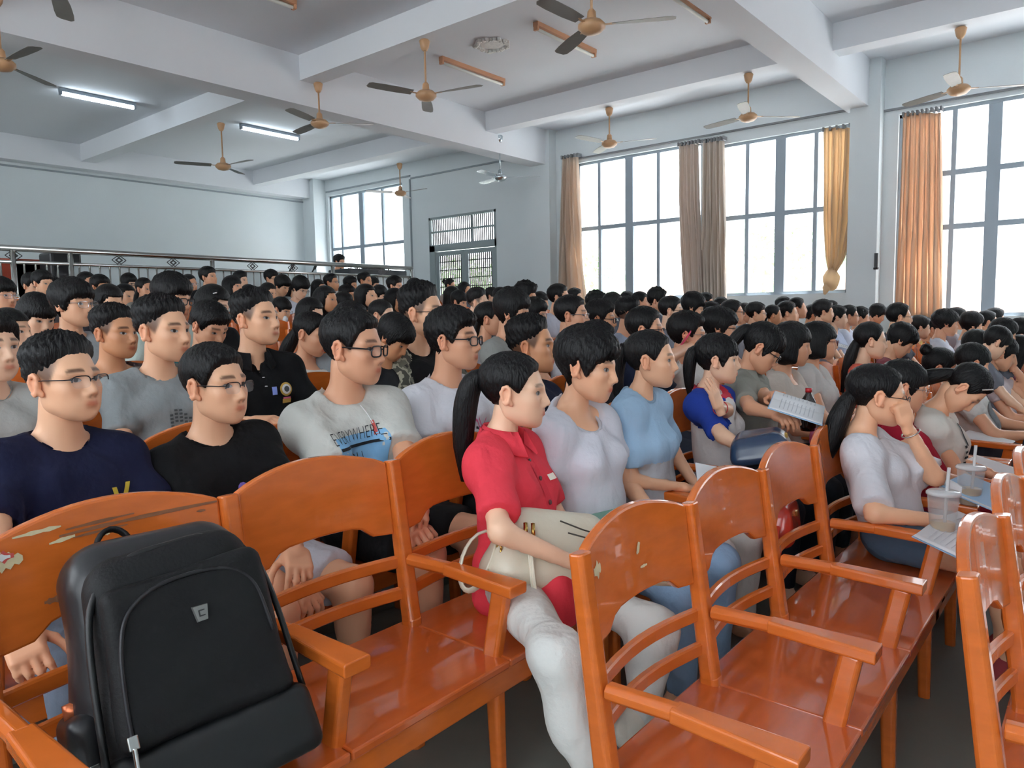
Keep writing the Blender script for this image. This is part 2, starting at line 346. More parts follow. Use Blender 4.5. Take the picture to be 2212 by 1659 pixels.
def tube_light(pa, pb, lit, label):
    a = atZ(*pa, CEIL-.075); b = atZ(*pb, CEIL-.075); mid = (a+b)/2; L = max(1.0, min(1.3, np.linalg.norm(b-a)))
    t = empty('tube_light', (mid[0], mid[1], CEIL), label, 'lamp', 'fluorescent tube lights')
    MB().box(-.035, .035, -L/2, L/2, -.05, 0).build('housing', HOUS if not lit else FRAME, t)
    for s in (-1, 1): MB().box(-.03, .03, s*L/2-.03*(s > 0), s*L/2+.03*(s < 0), -.095, -.05).build('tube_holder', HOUS if not lit else FRAME, t)
    MB().tube([(0, -L/2+.03, -.078), (0, L/2-.03, -.078)], .019 if not lit else .022, 10).build('fluorescent_tube', TUBEON if lit else TUBEOFF, t, True)
tube_light((125, 203), (296, 232), 1, 'lit fluorescent tube nearer the left edge of the back ceiling bay')
tube_light((522, 275), (643, 302), 1, 'lit fluorescent tube right of the stage fan')
tube_light((957, 133), (1083, 184), 0, 'unlit tube in tan housing between two ceiling fans')
tube_light((1160, 60), (1281, 122), 0, 'unlit tube in tan housing beside the ceiling medallion')
tube_light((1440, -12), (1531, 46), 0, 'unlit tube in tan housing cut by the top edge right of the fan')
tube_light((480, -45), (604, 10), 0, 'unlit tube in tan housing cut by the top edge on the left')
p = atZ(1063, 97, CEIL-.01); b = MB(); r0 = np.random.RandomState(3)
for k in range(26):
    a = 2*PI*k/26; r = .17+.05*r0.rand(); c = (p[0]+r*math.cos(a), p[1]+r*math.sin(a))
    w = .02+.02*r0.rand(); b.lathe([(w*1.2, .012), (w, -.008-.02*r0.rand()), (w*.3, -.025)], (c[0], c[1], p[2]), 5)
b.lathe([(.15, .012), (.145, .0), (.10, -.006), (0, -.008)], tuple(p), 18)
tag(b.build('ceiling_medallion', mat('peeling_plaster', '#e6e6e2', .9, var=.2, vscale=30)), 'white peeling plaster medallion on the ceiling between fan and tubes', 'medallion')
q = atY(1893, 563, YW-.23)
hk = MB().box(q[0]-.02, q[0]+.02, YW-.26, YW-.22, q[2]-.10, q[2]+.10).lathe([(.03, -.12), (.035, -.1), (.01, -.06)], (q[0], YW-.24, q[2]), 8).build('wall_hook', BLACKP)
tag(hk, 'small dark hook on the pillar between the curtains', 'hook')

# ------------------------------------------------------------------ curtains
def curtain(label, pts, col, depth_=.09, folds=7, share=.45, knot=False):
    """pts: (xl, xr, y) pixel rows from top to bottom, hung just inside the window wall"""
    t = empty('curtain', tuple(atY((pts[0][0]+pts[0][1])/2, pts[0][2], YW-.12)), label, 'curtain', 'orange beige curtains'); o0 = np.array(t.location)
    rows = 26; cols = folds*8; V = []; ys = np.linspace(pts[0][2], pts[-1][2], rows)
    for j, yy in enumerate(ys):
        i = 0
        while i < len(pts)-2 and yy > pts[i+1][2]: i += 1
        u = (yy-pts[i][2])/(pts[i+1][2]-pts[i][2]); xl = pts[i][0]*(1-u)+pts[i+1][0]*u; xr = pts[i][1]*(1-u)+pts[i+1][1]*u
        a = atY(xl, yy, YW-.12); b = atY(xr, yy, YW-.12); w = abs(b[0]-a[0])
        for c in range(cols+1):
            s = c/cols; dd = min(depth_, w*.22)*(math.sin(s*folds*2*PI+.6*math.sin(j*.22))*.7+.45*math.sin(s*folds*3.3+j*.12+w*9))*(.55+.45*j/rows)
            x = a[0]+(b[0]-a[0])*s+.02*math.sin(s*folds*4*PI)*w; V.append((x-o0[0], YW-.13+dd-o0[1], (a[2]*(1-s)+b[2]*s)-o0[2]))
    F = [(j*(cols+1)+c, j*(cols+1)+c+1, (j+1)*(cols+1)+c+1, (j+1)*(cols+1)+c) for j in range(rows-1) for c in range(cols)]
    o = mesh('curtain_cloth', V, F, translucent('curtain_'+col[1:], col, share), t, True)
    sd = o.modifiers.new('thick', 'SOLIDIFY'); sd.thickness = .006
    h = MB(); a = atY(pts[0][0], pts[0][2], YW-.12); b = atY(pts[0][1], pts[0][2], YW-.12)
    for k in range(folds+1): x = a[0]+(b[0]-a[0])*k/folds-o0[0]; MB().box(x-.012, x+.012, YW-.16-o0[1], YW-.03-o0[1], -.01, .05).build('curtain_hook', MATS['curtain_rod'], t)
    if knot:
        p = atY(1797, 602, YW-.12)-o0; v, f = [], []
        b = MB(); b.lathe([(.03, .16), (.075, .10), (.115, .03), (.11, -.04), (.09, -.10), (.05, -.15), (.02, -.17)], tuple(p), 14)
        b.tube([tuple(p+[-.02, -.02, -.05]), tuple(p+[-.06, -.05, -.14]), tuple(p+[-.09, -.04, -.22])], [.06, .05, .02], 8)
        kn = b.build('curtain_knot', MATS['curtain_'+col[1:]], t, True)
        for vv in kn.data.vertices: vv.co += Vector((math.sin(vv.co.z*90)*.008, math.cos(vv.co.x*80)*.008, 0))
curtain('narrow orange beige curtain left of the window beside the pillar', [(1215, 1249, 340), (1212, 1252, 440), (1208, 1262, 560), (1205, 1272, 660)], '#d9c8b8', folds=5)
curtain('greyish beige curtain, left one of the pair between two windows', [(1467, 1510, 312), (1467, 1512, 430), (1473, 1517, 540), (1482, 1522, 668)], '#cfc2b8', folds=6, share=.25)
curtain('greyish beige curtain, right one of the pair between two windows', [(1519, 1564, 305), (1518, 1566, 440), (1516, 1570, 560), (1520, 1571, 668)], '#d2c6ba', folds=7, share=.25)
curtain('orange curtain tied in a knot at its lower end', [(1780, 1866, 277), (1780, 1862, 360), (1780, 1850, 470), (1786, 1826, 560), (1791, 1805, 592)], '#e2cdb0', folds=6, share=.6, knot=True)
curtain('long orange curtain left of the tall window at the right edge', [(1952, 2033, 245), (1946, 2035, 400), (1938, 2035, 560), (1932, 2036, 690)], '#dfc7b2', folds=8, share=.6)
# ------------------------------------------------------------------ benches (three seats each)
SP = .493
def bench_panel(y0, y1):
    """arched back panel between two posts, ogee lower edge, leaning back"""
    n = 14; V = []; th = .024
    for i in range(n+1):
        s = i/n; y = y0+(y1-y0)*s; zt = .815+.045*math.sin(PI*s)**.8
        e = min(s, 1-s); k = min(1, max(0, (e-.13)/.12)); zb = .615+.03*k*k*(3-2*k)+.012*math.sin(PI*s)
        for z in (zb, zt):
            x = -.012-.13*(z-.36)
            bow = -.02*math.sin(PI*s)
            V += [(x+bow-th/2, y, z), (x+bow+th/2, y, z)]
    F = []
    for i in range(n):
        a = i*4; b = a+4
        F += [(a, b, b+2, a+2), (a+1, a+3, b+3, b+1), (a+2, b+2, b+3, a+3), (a, a+1, b+1, b)]
    F += [(0, 2, 3, 1), (n*4, n*4+1, n*4+3, n*4+2)]
    return V, F
def bevel(o, w=.004, seg=2):
    m = o.modifiers.new('edge', 'BEVEL'); m.width = w; m.segments = seg; m.limit_method = 'ANGLE'; m.angle_limit = .7
    return o
def make_bench(label, first_only=False):
    t = empty('bench', (0, 0, 0), label, 'bench', 'wooden benches')
    for i in range(4):
        y = i*SP
        b = MB().bar((.0, y, 0), (.0, y, .38), .045, .05, (1, 0, 0)).bar((.0, y, .37), (-.062, y, .818), .046, .048, (1, 0, 0), .044, .036)
        bevel(b.build('post', WOOD, t))
        b = MB().bar((.005, y, .545), (.16, y, .55), .04, .034, ch=.3).bar((.15, y, .55), (.39, y, .545), .044, .032, w2=.066, h2=.03, ch=.14)
        bevel(b.build('arm', WOOD, t), .006)
        bevel(MB().bar((.335, y, .53), (.30, y, .35), .034, .05, (1, 0, 0)).build('arm_support', WOOD, t))
        bevel(MB().bar((.305, y, .345), (.315, y, 0), .042, .046, (1, 0, 0), .032, .036).build('leg', WOOD, t))
        if i < 3:
            v, f = bench_panel(y+.022, y+SP-.022); bevel(MB().add(v, f).build('back_panel', WOOD, t), .006)
            for z in (.535, .448):
                r = MB(); pp = [(-.012-.13*(z-.36)-.03*math.sin(PI*q), y+.02+(SP-.04)*q, z) for q in np.linspace(0, 1, 9)]
                for a, c in zip(pp[:-1], pp[1:]): r.bar(a, c, .02, .034)
                r.build('back_rail', WOOD, t)
            s0 = y if i == 0 else y; bevel(MB().box(-.035, .36, s0-(.03 if i == 0 else -.0015), y+SP+(.03 if i == 2 else -.0015), .338, .36).build('seat_board', WOODS, t), .005)
    bevel(MB().box(.318, .345, -.03, 3*SP+.03, .272, .338).build('front_apron', WOOD, t))
    bevel(MB().box(-.012, .012, .02, 3*SP-.02, .28, .338).build('rear_apron', WOOD, t))
    return t
def far_bench_mesh():
    b = MB()
    for i in range(4):
        y = i*SP; b.bar((0, y, 0), (0, y, .37), .045, .05, (1, 0, 0)).bar((0, y, .36), (-.062, y, .818), .046, .048, (1, 0, 0)).bar((.005, y, .545), (.385, y, .545), .046, .034)
        b.bar((.335, y, .53), (.30, y, .35), .034, .05, (1, 0, 0)).bar((.305, y, .345), (.315, y, 0), .042, .046, (1, 0, 0))
        if i < 3:
            v, f = bench_panel(y+.022, y+SP-.022); b.add(v, f)
            for z in (.535, .448): b.bar((-.012-.13*(z-.36), y, z), (-.012-.13*(z-.36), y+SP, z), .02, .034)
    b.box(-.035, .36, -.03, 3*SP+.03, .338, .36).box(.318, .345, -.03, 3*SP+.03, .272, .338)
    return b
BLEN = 3*SP+.07
proto = None
def put_bench(k, y, label, joined=False):
    global proto
    if proto is None: proto = make_bench(label); o = proto
    else:
        o = copy_tree(proto); o['label'] = label
    o.location = (back_x(k), y, floor_z(k)-(.0012 if joined else 0))
    if joined:                                     # shares the end post of the bench before it
        for n_ in ('post', 'arm', 'arm_support', 'leg'):
            c = [c for c in o.children if c.name.split('.')[0] == n_][0]
            bpy.data.objects.remove(c)
    return o
ROW_Y0 = {-1: 1.50, 0: 1.205, 1: .36, 2: .47, 3: .36}
put_bench(1, .36, 'empty bench carrying the black backpack, scratched back panel, red blouse at its far end')
put_bench(0, 1.205, 'empty front bench with glossy bare seats, right of the red blouse and white trousers')
put_bench(0, 1.205+3*SP, 'bench under the white blouse with long ponytail and the crimson dress', True)
put_bench(0, 1.205+3*SP+BLEN, 'bench beyond the red dress, under the bent heads at the right edge')
put_bench(-1, 1.52, 'bench cut off by the lower right corner, nearest to its frame edge')
put_bench(-1, 1.52+BLEN, 'bench behind the corner bench, only its shiny arched top in view at the right edge')
put_bench(1, .36+BLEN, 'bench under the white scoop T-shirt, pale blue T-shirt and raglan shirt')
put_bench(1, .36+2*BLEN, 'bench under the grey shirt reader and the cream blouse')
put_bench(2, .47, 'bench behind the backpack bench, under the black T-shirt and the printed T-shirt')
put_bench(2, .47-BLEN, 'bench under the navy T-shirt, at the left frame edge')
put_bench(2, .47+BLEN, 'bench under the white T-shirt with thick glasses and the navy shirt')
put_bench(3, .36, 'bench behind the printed T-shirt, orange back seen beside the black polo shirt')
fm = None; FAR = []
def far_bench(k, y, label, group):
    global fm
    if fm is None:
        o = far_bench_mesh().build('bench', WOOD); fm = o.data
    else: o = link(bpy.data.objects.new('bench', fm))
    o.location = (back_x(k), y, floor_z(k)); tag(o, label, 'bench', group); FAR.append((k, y)); return o

# ------------------------------------------------------------------ stage edge: railing, platform equipment
XR = -9.38; TZ = 2.13; PZ = 1.10
yL, yR = atX(-40, 540, XR)[1], atX(890, 580, XR)[1]
rail = empty('railing', (XR, yL, PZ), 'stainless steel railing with pale blue panels along the stage edge', 'railing')
def R_(y): return y - yL
b = MB(); b.tube([(0, 0, TZ-PZ), (0, R_(yR), TZ-PZ)], .034, 12).build('top_rail', STEEL, rail, True)
MB().tube([(0, 0, TZ-PZ-.15), (0, R_(yR), TZ-PZ-.15)], .02, 8).build('middle_rail', STEEL, rail, True)
MB().tube([(0, 0, .08), (0, R_(yR), .08)], .02, 8).build('lower_rail', STEEL, rail, True)
ypost = [atX(px, 560, XR)[1] for px in (28, 152, 458, 718, 888)]
for y in ypost: MB().tube([(0, R_(y), 0), (0, R_(y), TZ-PZ)], .03, 10).build('post', STEEL, rail, True)
y = yL+.05
while y < yR-.02:
    if min(abs(y-q) for q in ypost) > .05: MB().tube([(0, R_(y), .08), (0, R_(y), TZ-PZ-.15)], .011, 6).build('baluster', STEEL, rail, True)
    y += .112
for px in (30, 257, 374, 545, 632, 825):
    y = atX(px, 560, XR)[1]; z = TZ-PZ-.08; d = MB()
    for s, off in ((.062, -.02), (.062, .02), (.03, 0)):
        P = [(0, R_(y)+off-s, z), (0, R_(y)+off, z+s*.75), (0, R_(y)+off+s, z), (0, R_(y)+off, z-s*.75), (0, R_(y)+off-s, z)]
        for a, c in zip(P[:-1], P[1:]): d.bar(a, c, .009, .009, (1, 0, 0))
    d.build('diamond_ornament', DARKSTEEL, rail)
PANEL = mat('pale_blue_panel', '#e2f0f3', .35, var=.05, vscale=2)
ys = [atX(155, 600, XR)[1]] + ypost[2:]
for a, c in zip(ys[:-1], ys[1:]): box('panel', -.045, -.03, R_(a)+.01, R_(c)-.01, .05, TZ-PZ-.16, PANEL, rail)
# loudspeaker, red chairs, mixing desk, microphone stands on the stage
def stage(px, py, X): return atX(px, py, X)
p = stage(131, 575, -9.95); sp = empty('loudspeaker', (p[0], p[1], PZ), 'tall black loudspeaker behind the railing at its left post', 'speaker')
bevel(MB().box(-.2, .2, -.17, .17, 0, 1.05).build('cabinet', BLACKP, sp), .03)
MB().lathe([(.13, 0), (.10, -.02), (.03, -.05), (0, -.05)], (0, 0, 0), 18).build('woofer', DARKSTEEL, sp, True)
sp.children[-1].rotation_euler = (0, PI/2, 0); sp.children[-1].location = (.202, 0, .35)
MB().lathe([(.07, 0), (.05, -.02), (0, -.03)], (0, 0, 0), 14).build('tweeter', DARKSTEEL, sp, True)
sp.children[-1].rotation_euler = (0, PI/2, 0); sp.children[-1].location = (.202, 0, .78)
REDC = mat('red_chair_leather', '#a8442e', .5)
for i, px in enumerate((44, 72, 100)):
    p = stage(px, 580, -10.3); c = empty('stage_chair', (p[0], p[1], PZ), ['red backed stage chair behind the railing, leftmost', 'red backed stage chair behind the railing, middle one', 'red backed stage chair behind the railing, next to the loudspeaker'][i], 'chair', 'red stage chairs')
    bevel(MB().box(-.19, -.15, -.2, .2, .5, 1.0).build('backrest', REDC, c), .03); bevel(MB().box(-.2, .22, -.2, .2, .40, .46).build('seat', REDC, c), .02)
    for a in (-.17, .18):
        for d in (-.17, .17): MB().tube([(a, d, 0), (a, d, .42)], .016, 6).build('leg', DARKSTEEL, c)
p = stage(796, 590, -9.85); ds = empty('mixing_desk', (p[0], p[1], PZ), 'dark mixing desk on a stand behind the railing, below the corner window', 'equipment')
bevel(MB().box(-.28, .28, -.62, .62, .80, 1.0).build('desk_body', mat('desk_grey', '#3d4348', .5), ds), .02)
for i in range(14): MB().lathe([(.014, 0), (.012, .03), (0, .03)], (-.1+.12*(i % 3), -.5+i*.075, 1.0), 8).build('knob', DARKSTEEL, ds)
for a in (-.22, .22):
    for d in (-.5, .5): MB().tube([(a, d, 0), (a, d, .81)], .02, 6).build('leg', DARKSTEEL, ds)
bx = bevel(box('wireless_receiver', -.1, .1, -.17, .17, 0, .07, BLACKP), .01); bx.location = (p[0], p[1]+.12, PZ+1.0); tag(bx, 'small black box lying on the mixing desk', 'equipment')
cb = MB().tube([(p[0]-.05, p[1]-.35+.03*i, PZ+1.0+.07*abs(math.sin(i*.7))) for i in range(9)], .008, 6).build('cable', BLACKP, None, True); tag(cb, 'looped black cable on the mixing desk', 'cable')
for i, (px, l) in enumerate([(619, 'dark microphone stand behind the railing left of a diamond ornament'), (668, 'dark microphone stand behind the railing right of a diamond ornament')]):
    p = stage(px, 590, -9.75); s_ = empty('microphone_stand', (p[0], p[1], PZ), l, 'stand', 'microphone stands')
    MB().lathe([(.13, 0), (.13, .015), (.02, .03)], n=14).build('base', BLACKP, s_); MB().tube([(0, 0, .02), (0, .0, .85), (.05, .06, .98)], .012, 8).build('pole', BLACKP, s_, True)
    MB().tube([(.05, .06, .97), (.07, .085, 1.04)], .022, 8).build('microphone', BLACKP, s_, True)
# ------------------------------------------------------------------ signed distance fields and surface nets for figures and soft things
class Field:
    def __init__(s, lo, hi, h):
        s.lo = np.array(lo, float); s.h = h; s.n = np.maximum(4, np.ceil((np.array(hi)-s.lo)/h).astype(int)+1)
        s.ax = [(s.lo[i]+h*np.arange(s.n[i])).astype(np.float32) for i in range(3)]
        s.f = np.full(tuple(s.n), .12, np.float32)
    def sl(s, lo, hi):
        a = np.clip(np.floor((np.array(lo)-s.lo)/s.h).astype(int), 0, s.n-1); b = np.clip(np.ceil((np.array(hi)-s.lo)/s.h).astype(int)+1, 1, s.n)
        if (b <= a).any(): return None
        return tuple(slice(a[i], b[i]) for i in range(3)), [s.ax[0][a[0]:b[0]][:, None, None], s.ax[1][a[1]:b[1]][None, :, None], s.ax[2][a[2]:b[2]][None, None, :]]
    def join(s, w, d, k):
        g = s.f[w]
        if k > 0: e = np.maximum(k-np.abs(g-d), 0)/k; s.f[w] = np.minimum(g, d)-e*e*k*.25
        else: s.f[w] = np.minimum(g, d)
    def cap(s, a, b, ra, rb, k=.03, cut=None):
        a = np.array(a, float); b = np.array(b, float); m = max(ra, rb)+.05+k
        q = s.sl(np.minimum(a, b)-m, np.maximum(a, b)+m)
        if q is None: return s
        w, (X, Y, Z) = q; d = b-a; L = max(float(d@d), 1e-9)
        t = np.clip(((X-a[0])*d[0]+(Y-a[1])*d[1]+(Z-a[2])*d[2])/L, 0, 1)
        r = np.sqrt((X-a[0]-t*d[0])**2+(Y-a[1]-t*d[1])**2+(Z-a[2]-t*d[2])**2)-(ra+(rb-ra)*t)
        if cut is not None:
            c, nrm = cut; r = np.maximum(r, (X-c[0])*nrm[0]+(Y-c[1])*nrm[1]+(Z-c[2])*nrm[2])
        s.join(w, r, k); return s
    def ell_d(s, c, r, R=None, pad=.06):
        c = np.array(c, float); r = np.array(r, float); m = (np.max(r) if R is not None else r)+pad
        q = s.sl(c-m, c+m)
        if q is None: return None
        w, (X, Y, Z) = q; X, Y, Z = X-c[0], Y-c[1], Z-c[2]
        if R is not None: X, Y, Z = X*R[0, 0]+Y*R[1, 0]+Z*R[2, 0], X*R[0, 1]+Y*R[1, 1]+Z*R[2, 1], X*R[0, 2]+Y*R[1, 2]+Z*R[2, 2]
        a = (X/r[0])**2+(Y/r[1])**2+(Z/r[2])**2; k0 = np.sqrt(a)+1e-6; k1 = np.sqrt((X/r[0]**2)**2+(Y/r[1]**2)**2+(Z/r[2]**2)**2)+1e-6
        return w, k0*(k0-1)/k1
    def ell(s, c, r, R=None, k=.03):
        q = s.ell_d(c, r, R)
        if q: s.join(q[0], q[1], k)
        return s
    def cut_ell(s, c, r, R=None):
        q = s.ell_d(c, r, R)
        if q: s.f[q[0]] = np.maximum(s.f[q[0]], -q[1])
        return s
    def rbox(s, c, hs, rad, R=None, k=.02, taper=0):
        c = np.array(c, float); m = np.linalg.norm(hs)+.05; q = s.sl(c-m, c+m)
        if q is None: return s
        w, (X, Y, Z) = q; X, Y, Z = X-c[0], Y-c[1], Z-c[2]
        if R is not None: X, Y, Z = X*R[0, 0]+Y*R[1, 0]+Z*R[2, 0], X*R[0, 1]+Y*R[1, 1]+Z*R[2, 1], X*R[0, 2]+Y*R[1, 2]+Z*R[2, 2]
        tp = 1-taper*(Z/hs[2]) if taper else 1
        dx, dy, dz = np.abs(X/tp)-(hs[0]-rad), np.abs(Y/tp)-(hs[1]-rad), np.abs(Z)-(hs[2]-rad)
        d = np.sqrt(np.maximum(dx, 0)**2+np.maximum(dy, 0)**2+np.maximum(dz, 0)**2)+np.minimum(np.maximum(dx, np.maximum(dy, dz)), 0)-rad
        s.join(w, d, k); return s
    def half(s, c, nrm):                          # keep the side the normal points away from
        X, Y, Z = s.ax[0][:, None, None], s.ax[1][None, :, None], s.ax[2][None, None, :]
        s.f = np.maximum(s.f, ((X-c[0])*nrm[0]+(Y-c[1])*nrm[1]+(Z-c[2])*nrm[2]).astype(np.float32)); return s
    def ripple(s, amp, seed, freq=38):
        r0 = np.random.RandomState(seed); X, Y, Z = s.ax[0][:, None, None], s.ax[1][None, :, None], s.ax[2][None, None, :]
        t = np.zeros_like(s.f)
        for i in range(4):
            d = r0.normal(size=3)*[1, 1, .8]; d *= freq*(.5+r0.rand())/np.linalg.norm(d); t = t+np.sin(X*d[0]+Y*d[1]+Z*d[2]+r0.rand()*6+1.4*np.sin(Z*14+i))
        s.f = (s.f+amp*t*.5).astype(np.float32); return s
    def nets(s):
        f = s.f; f = np.pad(f, 1, constant_values=.1); lo = s.lo-s.h; I = f < 0; n = np.array(f.shape)-1
        cnt = np.zeros(tuple(n), np.int8)
        cs = [(i, j, k) for i in (0, 1) for j in (0, 1) for k in (0, 1)]
        for (i, j, k) in cs: cnt += I[i:i+n[0], j:j+n[1], k:k+n[2]]
        act = np.argwhere((cnt > 0) & (cnt < 8))
        if len(act) == 0: return np.zeros((0, 3)), np.zeros((0, 4), int)
        acc = np.zeros((len(act), 3)); num = np.zeros(len(act))
        for ax in range(3):
            o = [a for a in range(3) if a != ax]
            for u in (0, 1):
                for v in (0, 1):
                    p0 = act.copy(); p0[:, o[0]] += u; p0[:, o[1]] += v; p1 = p0.copy(); p1[:, ax] += 1
                    a = f[p0[:, 0], p0[:, 1], p0[:, 2]]; b = f[p1[:, 0], p1[:, 1], p1[:, 2]]; m = (a < 0) != (b < 0)
                    t = np.where(m, a/np.where(m, a-b, 1), 0)
                    q = (p0-act).astype(float); q[:, ax] += t; acc += q*m[:, None]; num += m
        V = lo+s.h*(act+acc/num[:, None]); idx = -np.ones(tuple(n), np.int64); idx[act[:, 0], act[:, 1], act[:, 2]] = np.arange(len(act)); F = []
        for ax in range(3):
            o = [(ax+1) % 3, (ax+2) % 3]; A = [slice(None)]*3; B = [slice(None)]*3; A[ax] = slice(0, -1); B[ax] = slice(1, None)
            e = np.argwhere(I[tuple(A)] != I[tuple(B)]); e = e[(e[:, o[0]] > 0) & (e[:, o[1]] > 0) & (e[:, o[0]] < f.shape[o[0]]-1) & (e[:, o[1]] < f.shape[o[1]]-1)]
            ins = I[e[:, 0], e[:, 1], e[:, 2]]; c = []
            for (du, dv) in ((0, 0), (-1, 0), (-1, -1), (0, -1)):
                g = e.copy(); g[:, o[0]] += du; g[:, o[1]] += dv; c.append(idx[g[:, 0], g[:, 1], g[:, 2]])
            q = np.stack(c, 1); q[~ins] = q[~ins][:, ::-1]; F.append(q)
        return V, np.concatenate(F)
def relax(V, F, it=2, lam=.5):
    a = np.concatenate([F[:, 0], F[:, 1], F[:, 2], F[:, 3]]); b = np.concatenate([F[:, 1], F[:, 2], F[:, 3], F[:, 0]]); i = np.concatenate([a, b]); j = np.concatenate([b, a]); n = len(V); d = np.maximum(np.bincount(i, minlength=n), 1)
    for _ in range(it): V = V*(1-lam)+lam*np.stack([np.bincount(i, V[j, k], n)/d for k in range(3)], 1)
    return V
def Rz(a): c, s = math.cos(a), math.sin(a); return np.array([[c, -s, 0], [s, c, 0], [0, 0, 1.]])
def Ry(a): c, s = math.cos(a), math.sin(a); return np.array([[c, 0, s], [0, 1, 0], [-s, 0, c]])
def Rx(a): c, s = math.cos(a), math.sin(a); return np.array([[1, 0, 0], [0, c, -s], [0, s, c]])
def sstep(a, b, x): t = np.clip((x-a)/(b-a), 0, 1); return t*t*(3-2*t)

# ------------------------------------------------------------------ head template (nose along +X, origin between the ears at eye level)
def _smin(a, b, k): e = np.maximum(k-np.abs(a-b), 0)/k; return np.minimum(a, b)-e*e*k*.25
def _ell(P, c, r): q = (P-np.array(c))/np.array(r); k0 = np.linalg.norm(q, axis=-1)+1e-6; k1 = np.linalg.norm(q/np.array(r), axis=-1)+1e-6; return k0*(k0-1)/k1
def _cap(P, a, b, ra, rb):
    a, b = np.array(a), np.array(b); d = b-a; t = np.clip(((P-a)@d)/(d@d), 0, 1); return np.linalg.norm(P-a-t[..., None]*d, axis=-1)-(ra+(rb-ra)*t)
def head_sdf(P, fem):
    j = .90 if fem else 1.0
    d = _ell(P, (-.012, 0, .036), (.095, .075, .083))
    d = _smin(d, _ell(P, (.024, 0, -.018), (.066, .0605, .085)), .03)
    d = _smin(d, _ell(P, (.035, 0, -.07), (.047*j, .043*j, .042)), .03)
    d = _smin(d, _ell(P, (.073, 0, -.096), (.021*j, .022*j, .019)), .03)
    for s in (-1, 1):
        d = _smin(d, _ell(P, (.002, s*.046*j, -.056), (.024, .015, .024)), .035)
        d = _smin(d, _ell(P, (.055, s*.043, -.022), (.026, .021, .022)), .025); d = _smin(d, _ell(P, (.052, s*.027, -.062), (.030, .026, .034)), .03)
        d = _smin(d, _cap(P, (.083, s*.010, .020), (.066, s*.052, .022), .0075 if fem else .0095, .007), .02)
        d = -_smin(-d, _ell(P, (.098, s*.033, .002), (.019, .019, .011)), .012)
    d = _smin(d, _cap(P, (.087, 0, .012), (.1065, 0, -.031), .0068, .0112), .013)
    for s in (-1, 1): d = _smin(d, _ell(P, (.095, s*.0125, -.038), (.012, .008, .0085)), .008)
    d = _smin(d, _ell(P, (.074, 0, -.064), (.020, .030, .024)), .022)
    for s in (-1, 1):
        d = _smin(d, _cap(P, (.0965, s*.003, -.0605), (.0835, s*.0270, -.0660), .0056, .0022), .006)
        d = _smin(d, _cap(P, (.0940, 0, -.0725), (.0830, s*.0245, -.067), .0068, .0024), .006)
    d = -_smin(-d, _cap(P, (.104, -.015, -.0665), (.104, .015, -.0665), .0035, .0035), .004)
    d = -_smin(-d, _ell(P, (.10, 0, -.083), (.008, .016, .006)), .008)
    return d
def front_x(y, z, fem):
    lo = np.full(np.shape(y), .0); hi = np.full(np.shape(y), .14)
    for _ in range(26):
        m = (lo+hi)/2; d = head_sdf(np.stack([m, y, z], -1), fem); lo = np.where(d < 0, m, lo); hi = np.where(d < 0, hi, m)
    return (lo+hi)/2
def dirs(nt, nph):
    u = np.linspace(-1, 1, nph, endpoint=False); ph = PI*np.sign(u)*np.abs(u)**1.35
    v = np.linspace(0, 1, nt); th = PI*(v-.10*np.sin(2*PI*v)*(-1)*-1)  # denser about the face
    T, Pp = np.meshgrid(th, ph, indexing='ij')
    return T, Pp, np.stack([np.sin(T)*np.cos(Pp), np.sin(T)*np.sin(Pp), np.cos(T)], -1)
HC = np.array([.004, 0, -.005])
def radial(nt, nph, fem):
    T, Pp, Dv = dirs(nt, nph); r = np.full(T.shape, .17)
    ts = np.linspace(.16, .04, 60); done = np.zeros(T.shape, bool); hi = np.full(T.shape, .17); lo = np.full(T.shape, .04)
    for t in ts:
        d = head_sdf(HC+Dv*t, fem); new = (~done) & (d < 0); lo[new] = t; hi[new] = t+.0025; done |= new
    for _ in range(12):
        m = (lo+hi)/2; d = head_sdf(HC+Dv*m[..., None], fem); lo = np.where(d < 0, m, lo); hi = np.where(d < 0, hi, m)
    return T, Pp, Dv, (lo+hi)/2
def grid_faces(nt, nph):
    F = []
    i = np.arange(nt-1)[:, None]; k = np.arange(nph)[None, :]; k2 = (k+1) % nph
    return np.stack([i*nph+k+0*i, (i+1)*nph+k, (i+1)*nph+k2, i*nph+k2+0*i], -1).reshape(-1, 4)
PHI = np.radians([0, 30, 48, 60, 72, 84, 96, 112, 140, 180])
HLINE = {  # hairline height round the head, front to nape
    'short': [.068, .064, .052, .022, -.008, .004, .022, -.012, -.055, -.070], 'fade': [.072, .069, .058, .040, .024, .018, .014, .002, -.020, -.042], 'crop': [.054, .052, .042, .012, -.016, -.004, .016, -.018, -.062, -.076],
    'mop': [.030, .030, .026, -.004, -.034, -.034, -.022, -.035, -.072, -.088], 'pony': [.071, .067, .052, .026, -.004, .006, .022, -.004, -.048, -.058],
    'bang': [.024, .024, .022, -.010, -.036, -.012, .016, -.010, -.055, -.064], 'pixie': [.036, .030, .022, -.012, -.034, -.018, .012, -.026, -.080, -.100]}
def hline(kind, phi): return np.interp(np.abs(phi), PHI, HLINE[kind])
_HT = {}
